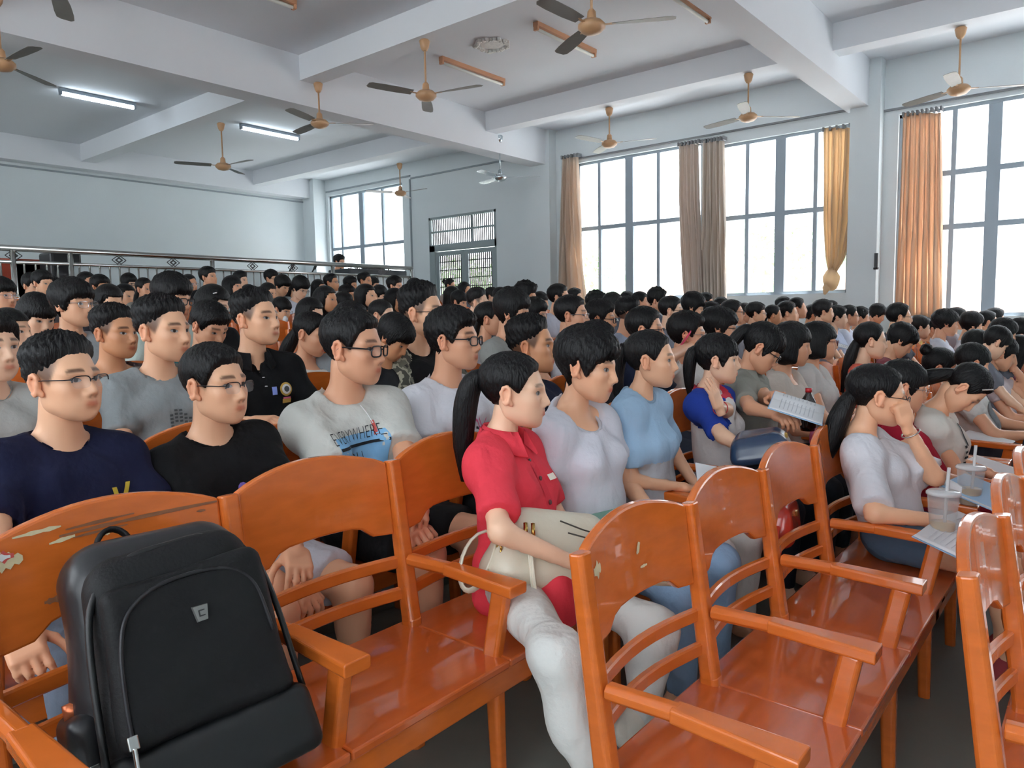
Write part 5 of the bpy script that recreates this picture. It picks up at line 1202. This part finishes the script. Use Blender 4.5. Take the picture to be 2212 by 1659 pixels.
for i, (u, v) in enumerate([(.03, -.17), (.045, -.20), (.06, -.165), (.05, -.23), (.075, -.21)]):
    patch(wt4, 'print', PINK if i % 2 == 0 else INK, u-.014, u+.014, v-.010, v+.012, 4, .003, fn=lambda s, t, u=u, v=v, i=i: (u+(s-.5)*.045, v+.02*math.sin(s*5+i)+(t-.5)*.010))
for i in range(4):                                 # zigzag on the grey T-shirt at the left edge
    u = -.12+i*.06; patch(f0, 'print', INK, 0, 1, 0, 1, 5, .003, fn=lambda s, t, u=u, i=i: (u+.06*s, -.23+(.06*s if i % 2 == 0 else .06*(1-s))+(t-.5)*.03))
for i in range(7):
    for j in range(4):
        u, v = -.02+i*.018, -.165-j*.014+.02*math.sin(i*1.1)
        patch(g3, 'print', GREYP, u-.006, u+.006, v-.004, v+.004, 1, .003)
c = collar(pol, BLACKC and SH('#131416')); collar(red, SH('#e0404e'), .062, .10, .055, 24); collar(r5, SH('#8f9089'), .060, .095, .05, 30)
def disc_patch(p, m, u, v, r, n=6, name='badge', off=.004): return patch(p, name, m, 0, 1, 0, 1, n, off, fn=lambda s, t: (u+r*(2*s-1)*math.sqrt(max(.05, 1-.5*(2*t-1)**2)), v+r*(2*t-1)*math.sqrt(max(.05, 1-.5*(2*s-1)**2))))
disc_patch(pol, GOLDT, .085, -.145, .030); disc_patch(pol, WHT, .085, -.145, .022, off=.006); disc_patch(pol, GREYP, .085, -.145, .013, off=.008); patch(pol, 'badge', GOLDT, .065, .11, -.205, -.187, 4, .005); patch(pol, 'badge', PINK, .068, .107, -.187, -.180, 3, .005)
patch(pol, 'badge', mat('blue_thread', '#7f8fd0', .8), .022, .042, -.165, -.13, 4, .004)
for i in range(2): MB().lathe([(.006, 0), (.005, .003), (0, .003)], n=8).build('button', WHT, pol['shirt']).location = Vector(on_shirt(pol, .0, -.085-.04*i, .004))
def buttons(p, m, vs, u=.0, r=.0075):
    for v in vs:
        q = on_shirt(p, u, v, .002); d = Vector(p['fwd']); b = MB().lathe([(r, 0), (r*.9, .004), (r*.3, .003), (0, .003)], n=10).build('button', m, p['shirt'], True); b.location = Vector(q); b.rotation_euler = d.to_track_quat('Z', 'Y').to_euler()
buttons(red, mat('brown_button', '#5a2a2a', .4), (-.075, -.135, -.215, -.30))
patch(red, 'placket', SH('#d93a49'), -.017, .017, -.40, -.07, 10, .002); patch(red, 'name_tag', mat('cream_tag', '#f0e8d8', .5), .035, .075, -.150, -.130, 3, .008, label='small cream name tag')
e = red['el'][-1]*.56+red['sh'][-1]*.44; b = MB().lathe([(.006, 0), (.005, .004), (0, .004)], n=8).build('button', MATS['brown_button'], red['shirt']); b.location = Vector(e+np.array([.02, -.062, 0]))
face_mat(r3, SH('#b4b9c0'), lambda a, b, c: (c < -.27) & (np.abs(b) < .16))
patch(r4, 'print', WHT, -.03, .03, -.2, -.12, 2, .001)
sleeve_mat(r4, SH('#26409a'), .085)
face_mat(r4, SH('#c23448'), lambda a, b, c: np.hypot(a-.02, b)+np.clip(-c-.04, 0, 1)*.6 < .104)
for i, (u, v) in enumerate([(-.16, -.20), (-.16, -.26)]):
    for k, m in enumerate((BLUEB, WHT)): patch(f6, 'stripe', m, -.17, .17, v-.022-.024*k, v-.002-.024*k, 12, .003 if k == 0 else .004)
patch(r6, 'pocket', SH('#9cb4c4'), -.02, .12, -.33, -.2, 6, .004, label='pale blue pocket')
for i in range(9): a = i*.7; patch(r7, 'print', INK if i % 3 else mat('blue_ink', '#4a62a8', .8), 0, 1, 0, 1, 4, .003, fn=lambda s, t, i=i, a=a: (-.06+.014*i+.02*(s-.5), -.24-.03*math.sin(a)-.07*t+.01*math.sin(9*s+i)))
RL = mat('red_lace', '#c94a42', .8, var=.35, vscale=60)
patch(r8, 'lace_panel', RL, -.13, .13, -.40, -.09, 10, .004)
for i in range(7): patch(b3, 'stripe', INK, -.085, -.035, -.16-.026*i, -.148-.026*i, 3, .004)
patch(b3, 'neck_slit', INK, -.008, .008, -.16, -.05, 5, .004)
patch(b5, 'print', mat('black_sketch_print', '#54565a', .8, var=.7, vscale=40), -.09, .09, -.30, -.13, 8, .004)
CAMO = mat('camouflage', '#8d8a7c', .85)
nt = CAMO.node_tree; n1 = nt.nodes.new('ShaderNodeTexNoise'); n1.inputs['Scale'].default_value = 17; rp = nt.nodes.new('ShaderNodeValToRGB'); rp.color_ramp.interpolation = 'CONSTANT'
for p_, c_ in zip((0, .42, .5, .58), ('#2a2b27', '#6a6a5c', '#a8a592', '#4a4b42')):
    el_ = rp.color_ramp.elements[0] if p_ == 0 else rp.color_ramp.elements.new(p_); el_.position = p_; el_.color = srgb(c_)
rp.color_ramp.elements[-1].color = srgb('#c9c6b4'); tcn = nt.nodes.new('ShaderNodeTexCoord'); nt.links.new(tcn.outputs['Object'], n1.inputs['Vector']); nt.links.new(n1.outputs['Fac'], rp.inputs[0]); nt.links.new(rp.outputs[0], nt.nodes['Principled BSDF'].inputs['Base Color'])
sleeve_mat(cam_p, CAMO, .115)
# bracelets
def bracelet(p, g, m, r=.004, t=.12):
    a, c = p['wr'][g], p['el'][g]; d = (c-a)/np.linalg.norm(c-a); o = a+d*.035; Rm = frame_from(d, (0, 0, 1) if abs(d[2]) < .9 else (1, 0, 0))
    MB().tube([o+Rm[:, 1]*.034*p['s']*math.cos(q)+Rm[:, 2]*.034*p['s']*math.sin(q) for q in np.linspace(0, 2*PI, 17)], r, 6).build('bracelet', m, p['o'], True)
bracelet(b1, 1, STEEL, .0028); bracelet(r4, 1, mat('red_cord', '#c23838', .7), .0022); bracelet(b2, -1, MATS['red_cord'], .003)

# ------------------------------------------------------------------ backpack on the near bench
BLKF = mat('black_bag_cloth', '#121214', .62, bump=.12, bscale=160, spec=.3); BLKS = mat('black_satin_side', '#1c1c1f', .34, bump=.15, bscale=14); BLKL = mat('black_coated_base', '#141517', .42)
bc = np.array([-1.275, .625, .450]); Rb = Rz(math.radians(-6))@Rx(math.radians(3))@Ry(math.radians(-19))
bp = empty('backpack', tuple(bc), 'large black backpack standing on the scratched bench, zipped front pocket', 'backpack'); bp.rotation_mode = 'QUATERNION'; bp.rotation_quaternion = Matrix(Rb.tolist()).to_quaternion(); bp.scale = (1.05,)*3
def sdf_obj(name, lo, hi, h, fn, m, parent, rip=None):
    g = Field(lo, hi, h); fn(g)
    if rip: g.ripple(*rip)
    v, f = g.nets(); return mesh(name, v, f, m, parent, True)
def _main(g): g.rbox((0, 0, .225), (.082, .170, .225), .08, None, 0, .10); g.rbox((-.05, 0, .215), (.05, .155, .215), .04, None, .03, .05)
sdf_obj('main_compartment', (-.16, -.23, -.02), (.15, .23, .5), .008, _main, BLKS, bp, (.004, 3, 30))
def _front(g): g.rbox((.072, 0, .215), (.056, .152, .205), .055, None, 0, .12)
sdf_obj('front_compartment', (.0, -.22, -.02), (.17, .22, .48), .0075, _front, BLKF, bp, (.0025, 4, 26))
def _pock(g): g.rbox((.122, 0, .240), (.026, .138, .132), .022, None, 0, .05)
sdf_obj('front_pocket', (.05, -.19, .0), (.18, .19, .42), .007, _pock, BLKF, bp, (.003, 6, 26))
def _base(g): g.rbox((.040, 0, .055), (.1105, .166, .060), .022, None, 0, .02)
sdf_obj('coated_base', (-.1, -.22, -.02), (.2, .22, .15), .007, _base, BLKL, bp)
arch = [(.150-.0, -.131, .13), (.150, -.128, .20), (.150, -.119, .275), (.149, -.098, .325), (.148, -.05, .352), (.148, .02, .356), (.148, .075, .343), (.149, .108, .305), (.150, .120, .22)]
MB().tube(spline(arch), (.0034), 8).build('zip', mat('dark_zip', '#2e2e31', .4, metal=.5), bp, True)
MB().tube(spline([(.105, -.166, .06), (.105, -.152, .28), (.100, -.128, .365), (.092, -.07, .408), (.09, .0, .415), (.092, .07, .410), (.100, .128, .365), (.105, .152, .28), (.105, .166, .10)]), .006, 8).build('piping', BLKL, bp, True)
for (q, l) in (((.150, -.131, .125), .05), ((.07, -.168, .05), .03), ((.05, -.168, .09), .03)):
    z = MB().box(q[0]-.004, q[0]+.006, q[1]-.008, q[1]+.008, q[2], q[2]+.022).tube([(q[0]+.004, q[1], q[2]+.004), (q[0]+.008, q[1]-.004, q[2]-l)], .0045, 6).build('zip_pull', STEEL, bp); bevel(z, .002)
em = MB().add([(.145, -.004, .302), (.145, .022, .301), (.146, .018, .275), (.146, .000, .275), (.1515, -.003, .301), (.1515, .021, .300), (.1515, .017, .276), (.1515, .001, .276)], [(4, 5, 6, 7), (0, 1, 5, 4), (1, 2, 6, 5), (2, 3, 7, 6), (3, 0, 4, 7)]).build('badge', mat('grey_metal_badge', '#8f8f8c', .35, metal=.6), bp)
em['label'] = 'small grey metal shield badge'
for (a, c, z0, z1) in ((.004, .014, .292, .294), (.004, .014, .283, .285), (.004, .006, .283, .294)): MB().box(.1512, .1525, a, c, z0, z1).build('badge_mark', DARKSTEEL, bp)
MB().tube(bez([(-.03, -.085, .415), (-.045, -.085, .485), (-.04, -.03, .495), (-.03, -.02, .43)], 12), [(.005, .016)]*12, 8).build('carry_handle', BLKF, bp, True)
for g in (-1, 1): MB().tube(bez([(-.09, g*.07, .42), (-.16, g*.09, .38), (-.16, g*.13, .16), (-.08, g*.15, .03)], 14), [(.028, .008)]*14, 8).build('shoulder_strap', BLKF, bp, True)
def _sp(g): g.rbox((-.005, -.165, .10), (.06, .03, .09), .025, None, 0)
sdf_obj('side_pocket', (-.1, -.23, -.02), (.1, -.1, .22), .007, _sp, BLKS, bp)
bo = empty('water_bottle', tuple(bc+Rb@np.array([-.005, -.178, .03])), 'clear bottle with copper cap in the side pocket of the backpack', 'bottle'); bo.rotation_mode = 'QUATERNION'; bo.rotation_quaternion = bp.rotation_quaternion
MB().lathe([(.024, .0), (.026, .02), (.026, .13), (.016, .155), (.014, .165)], n=16).build('body', mat('clear_plastic', '#cfd6d8', .1, trans=.6), bo, True); MB().lathe([(.017, .163), (.017, .188), (.0, .19)], n=16).build('cap', mat('copper_cap', '#b0603c', .3, metal=.7), bo, True)

# ------------------------------------------------------------------ cream handbag on the lap of the red blouse
CREAM = mat('cream_leather', '#dcd6c2', .38, bump=.12, bscale=90, spec=.5); SEAM = mat('dark_seam', '#3d3830', .6)
hbc = atD(1196, 1186, 2.06); Rg = Rz(math.radians(-24))@Ry(math.radians(-20))@Rx(math.radians(-12))
hb = empty('handbag', tuple(hbc), 'cream leather handbag with gold zip and studs under the forearm of the red blouse', 'handbag'); hb.rotation_mode = 'QUATERNION'; hb.rotation_quaternion = Matrix(Rg.tolist()).to_quaternion(); hb.scale = (1.22,)*3
def _hb(g): g.rbox((0, 0, 0), (.062, .150, .088), .045, None, 0, .22); g.rbox((0, 0, -.05), (.066, .158, .035), .03, None, .03)
sdf_obj('bag_body', (-.12, -.22, -.13), (.12, .22, .13), .0065, _hb, CREAM, hb, (.002, 9, 24))
MB().tube([(.0, -.135, .055), (.012, -.10, .083), (.012, .10, .083), (.0, .135, .055)], .006, 8).build('zip', mat('cream_zip', '#c8c0a8', .5), hb, True)
for z0, z1, a, c in ((.055, .03, -.02, .09), (.03, .018, .0, .10), (-.012, -.03, -.13, -.02), (-.03, -.03, -.02, .13)): MB().tube([(.075 if z0 < .02 else .070, a, z0), (.078 if z0 < .02 else .072, (a+c)/2, (z0+z1)/2-.003), (.075 if z0 < .02 else .068, c, z1)], .0018, 6).build('seam', SEAM, hb, True)
for y in (-.10, -.04, .06, .12): MB().lathe([(.006, 0), (.006, .003), (.003, .006), (0, .006)], n=10).build('stud', GOLD, hb, True); hb.children[-1].location = (.071, y, -.062); hb.children[-1].rotation_euler = (0, PI/2, 0)
MB().tube(bez([(.0, -.148, .03), (-.01, -.235, .05), (-.01, -.27, -.13), (.01, -.20, -.175), (.03, -.165, -.05), (.02, -.15, .0)], 20), [(.010, .0035)]*20, 8).build('strap', CREAM, hb, True)
for (q) in ((.02, -.150, .022), (.035, -.152, -.012)): MB().tube([(q[0]+.012*math.cos(t), q[1], q[2]+.012*math.sin(t)) for t in np.linspace(0, 2*PI, 13)], .0028, 6).build('ring', GOLD, hb, True)
for k in range(3): MB().tube(bez([(.06+.004*k, -.10, .03), (.085, -.105+.006*k, -.0), (.085+.006*k, -.10, -.06-.02*k), (.075, -.085+.01*k, -.13-.012*k)], 8), .003, 6).build('tassel', CREAM, hb, True)
for k in range(2): MB().tube([(.068, -.105+.018*k, .045), (.074, -.106+.018*k, .015)], .005, 6).build('zip_pull', GOLD, hb, True)

# ------------------------------------------------------------------ cups, books and other things in laps and on arms
def cup(c, label, fill, h=.115):
    t = empty('drink_cup', tuple(c), label, 'cup', 'lidded drink cups'); t.scale = (1.18,)*3; CLR = mat('clear_cup', '#e8eef0', .05, trans=.78, spec=.8)
    MB().lathe([(.028, 0), (.030, .002), (.040, h), (.041, h+.002), (.039, h+.002), (.029, .004), (0, .004)], n=22).build('cup_wall', CLR, t, True)
    MB().lathe([(.0275, .003), (.0275+.011*fill, .003+h*fill), (0, .003+h*fill)], n=18).build('drink', mat('milk_tea', '#c9a46a', .3), t, True)
    MB().lathe([(.043, h), (.043, h+.006), (.038, h+.010), (0, h+.010)], n=22).build('lid', mat('clear_lid', '#eef3f6', .08, trans=.45, spec=.8), t, True)
    MB().tube([(.004, 0, .01), (.010, .005, h+.075)], .0045, 8).build('straw', mat('clear_straw', '#e9ecee', .2, trans=.35), t, True)
    return t
armz = .545+.017
ca = W(2022, 1160, b1['root'][0]+.18); cup((-.415, 1.205+3*SP, armz), 'nearer clear drink cup with white rimmed lid on the bench arm', .30)
cup(tuple(W(2065, 1085, -.36)), 'farther drink cup, a third full of orange tea, behind the nearer cup', .42).location = Vector((-.405, 1.205+4*SP, armz))
COVB = mat('blue_cover', '#9cc0e0', .5); TEALC = mat('green_cover', '#6fa08c', .5)
def book(c, label, w=.19, h=.26, th=.014, rz=0, ry=0, rx=0, open_=False, cover=None, name='book', paper=PAPER):
    t = empty(name, tuple(c), label, 'book' if name == 'book' else 'paper'); t.rotation_euler = (rx, ry, rz)
    if open_:
        for s in (-1, 1):
            n = 8; V = []; F = []
            for i in range(n+1):
                u = i/n; zz = .018*math.sin(PI*min(1, u*1.1))*(1-u)+.004
                for x in (-h/2, h/2): V += [(x, s*u*w, zz), (x, s*u*w, zz-.010*(1-u)-.003)]
            for i in range(n):
                a = i*4; b = a+4; F += [(a, a+2, b+2, b), (a+1, b+1, b+3, a+3), (a, b, b+1, a+1), (a+2, a+3, b+3, b+2)]
            F += [(n*4, n*4+2, n*4+3, n*4+1)]
            mesh('page', V, F, mat('printed_page', '#e6e7ea', .8, var=.04, vscale=50), t, True)
            for j in range(9):
                u0, u1 = .16, .88; x = -h/2+.035+j*(h-.06)/9
                MB().add([(x, s*u0*w, .0215), (x+.003, s*u0*w, .0215), (x+.003, s*u1*w, .0095), (x, s*u1*w, .0095)], [(0, 1, 2, 3)]).build('print_line', mat('faint_print', '#c2c4ca', .9), t)
        box('cover', -h/2-.003, h/2+.003, -w-.003, w+.003, -.003, 0, cover or COVB, t)
    else:
        bevel(box('pages', -h/2, h/2, -w/2, w/2, .002, th, paper, t), .002)
        if cover: bevel(MB().box(-h/2-.003, h/2+.003, -w/2-.003, w/2+.003, th, th+.002).box(-h/2-.003, h/2+.003, -w/2-.003, w/2+.003, 0, .002).build('cover', cover, t), .001)
    return t
book(atD(1300, 1122, 2.36), 'closed book with green cover on the lap of the white scoop T-shirt', .17, .24, .02, .4, -.1, 0, False, TEALC)
book(W(1568, 1035, -1.0), 'white paper pad held over the lap of the pale blue T-shirt', .20, .20, .008, .5, .18, .1, False, None, 'paper_pad')
book(W(1722, 880, -.98), 'open book held up by the person in the grey collared shirt', .13, .20, .01, .3, .30, .15, True)
book(atD(2098, 1165, 2.35), 'open textbook on the lap of the white blouse, under the raised hand', .15, .22, .01, -.25, .25, .1, True)
book(atD(2130, 1072, 2.75), 'pale blue booklet beyond the drink cups', .17, .26, .012, -.35, .22, .15, False, COVB)
book(atD(2150, 1015, 3.3), 'white sheets at the lap of the bent striped blouse', .16, .24, .01, -.3, .2, .1, False, None, 'paper_stack')
book(atD(2130, 950, 4.2), 'pale grey folder on a lap at the right edge', .16, .24, .01, -.2, .15, .1, False, None, 'folder')
book(W(1830, 752, -1.62), 'white open pages in front of the bobbed glasses wearer', .12, .18, .01, .2, .3, .0, True)
rl = MB().tube([atD(2032, 1038, 2.85), atD(2078, 1062, 2.75)], .020, 14).build('paper_roll', PAPER, None, True); tag(rl, 'white paper rolled up behind the drink cups', 'paper')
rb = MB().lathe([(.0, .0), (.03, .0), (.034, .02), (.034, .09), (.028, .105), (.033, .12), (.03, .135), (.013, .165), (.012, .175)], n=18)
cb_ = empty('cola_bottle', tuple(W(1745, 930, -1.05)), 'small bottle of dark cola with red label beside the cream blouse', 'bottle')
rb.build('bottle_body', mat('dark_cola', '#1a0f0e', .08, spec=.8), cb_, True); MB().lathe([(.0345, .095), (.0345, .118), (.030, .125)], n=18).build('label', mat('red_label', '#a01c24', .5), cb_, True); MB().lathe([(.014, .172), (.014, .19), (0, .19)], n=14).build('cap', mat('red_cap', '#b02028', .4), cb_, True)
def softbag(name, c, hs, m, label, rz=0, ry=0, rad=.03, seed=1, strap=None):
    t = empty(name, tuple(c), label, 'handbag'); t.rotation_euler = (0, ry, rz)
    sdf_obj('bag_body', -np.array(hs)-.04, np.array(hs)+.04, .009, lambda g: g.rbox((0, 0, 0), hs, rad, None, 0, .12), m, t, (.006, seed, 30))
    MB().box(hs[0]-.004, hs[0]+.006, -.012, .012, hs[2]*.3, hs[2]*.3+.018).build('clasp', GOLD, t)
    if strap: MB().tube(bez(strap, 12), [(.012, .004)]*12, 8).build('strap', m, t, True)
    return t
softbag('blue_handbag', W(1640, 962, -1.02), (.10, .13, .05), mat('dark_blue_leather', '#1d3350', .25, spec=.7), 'glossy dark blue handbag in the lap beside the raglan shirt', .3, -.2, .035, 4)
softbag('pink_pouch', W(1775, 945, -1.02), (.05, .10, .028), mat('pink_fabric', '#d8487a', .6), 'pink pouch in the lap beside the cola bottle', .3, 0, .02, 5)
softbag('red_handbag', W(1690, 1125, -.92), (.05, .12, .07), mat('red_glossy_leather', '#c23a2c', .2, spec=.7), 'glossy red handbag seen through the gap of the front bench', .2, -.1, .03, 6, [(0, -.1, .02), (0, -.22, -.02), (0, -.2, -.12), (0, -.12, -.06)])
ph = bevel(MB().box(-.004, .004, -.035, .035, -.07, .07).build('pink_phone', mat('pink_phone_case', '#e0406c', .4)), .003); ph.location = Vector(f7['hp']+f7['root'])+Vector((.03, -.105, -.03)); ph.rotation_euler = (.2, .6, .5); tag(ph, 'pink phone held against the cheek of the white T-shirt wearer', 'phone')
f = box('notice_cloth', -.06, .06, -.015, .015, -.02, .02, mat('red_cloth', '#d04a56', .7)); f.location = Vector(W(1952, 768, -1.85)); f.rotation_euler = (.2, .5, .4); bevel(f, .008); tag(f, 'red folded strip under the bowed head beside the red lace top', 'cloth')
ts = sdf_obj('tissue', (-.06, -.06, -.06), (.06, .06, .06), .008, lambda g: g.ell((0, 0, 0), (.035, .03, .045), None, 0), PAPER, None, (.012, 8, 60)); ts.location = Vector(next(q for q in PEOPLE if 'tissue' in q['o']['label'])['hp']+next(q for q in PEOPLE if 'tissue' in q['o']['label'])['root'])+Vector((.10, -.03, -.10)); tag(ts, 'crumpled white tissue held before a face beside the black polo shirt', 'tissue')
# hair clips, scratches and stickers on the bench backs
def clip_on(p, d, m=STEEL): q = MB().bar((-.02, 0, 0), (.02, 0, .004), .008, .006).build('hair_clip', m, p['o']); q.location = Vector(p['hp']+p['Rh']@(np.array(d)*p['s']))
clip_on(b3, (.045, -.078, .085)); clip_on(next(q for q in PEOPLE if 'hair clip' in q['o']['label']), (.03, -.08, .09), WHT)
backs = [c for c in proto.children if c.name.startswith('back_panel')]
WORN = mat('bare_worn_wood', '#8a5a3c', .8, var=.35, vscale=40); STK = mat('torn_sticker', '#d8c8a0', .8, var=.2, vscale=50); STR = mat('red_sticker', '#c85048', .7)
def on_panel(par, y, z): return (-.012-.13*(z-.36)-.02*math.sin(PI*min(1, max(0, ((y % SP)-.022)/(SP-.044))))+.0138, y, z)
def scratch(par, y0, z0, y1, z1, w, m, name='scratch', up_=0.0):
    n = 8; V = []; F = []; r0 = np.random.RandomState(int(y0*1000+z0*777))
    for i in range(n+1):
        t = i/n; y = y0+(y1-y0)*t; z = z0+(z1-z0)*t; h = w*(.4+.6*r0.rand())*(.3+.7*math.sin(PI*min(.95, max(.05, t))))
        a = on_panel(par, y, z-h); b_ = on_panel(par, y, z+h); V += [(a[0]+up_, a[1], a[2]), (b_[0]+up_, b_[1], b_[2])]
    F = [(2*i, 2*i+2, 2*i+3, 2*i+1) for i in range(n)]
    par_ = backs[min(2, max(0, int(max(0, y0)/SP)))] if par is proto else par
    return mesh(name, V, F, m, par_)
def ppx(px, py): q = atX(px, py, back_x(1)-.055); return (q[1]-proto.location[1], q[2]-proto.location[2])
def scr_px(a, b, w, m, name='scratch', up_=0.0): (y0, z0), (y1, z1) = ppx(*a), ppx(*b); return scratch(proto, y0, z0, y1, z1, w, m, name, up_)
for a, b, w, m in [((135, 1162), (470, 1083), .0055, WORN), ((30, 1165), (140, 1140), .006, STK), ((150, 1148), (300, 1112), .004, WORN), ((112, 1178), (170, 1160), .006, STK), ((165, 1165), (285, 1136), .0035, WORN), ((428, 1106), (446, 1102), .004, WORN), ((95, 1302), (140, 1288), .009, WORN), ((236, 1158), (246, 1155), .003, STK), ((238, 1178), (248, 1175), .003, STK)]: scr_px(a, b, w, m)
scr_px((-30, 1222), (52, 1206), .024, STK, 'torn_sticker'); scr_px((-30, 1212), (32, 1200), .015, STR, 'red_sticker', .0008); scr_px((-30, 1212), (24, 1202), .009, WHT, 'sticker_label', .0016)
b0 = next(o for o in bpy.data.objects if o.get('label', '').startswith('empty front bench')); pan = [c for c in b0.children if c.name.startswith('back_panel')][0]
backs0 = pan
scratch(pan, .040, .765, .072, .768, .022, STK, 'torn_sticker'); scratch(pan, .095, .76, .10, .81, .004, WORN); scratch(pan, .24, .75, .26, .77, .012, STK); scratch(pan, .25, .715, .28, .715, .006, STK)
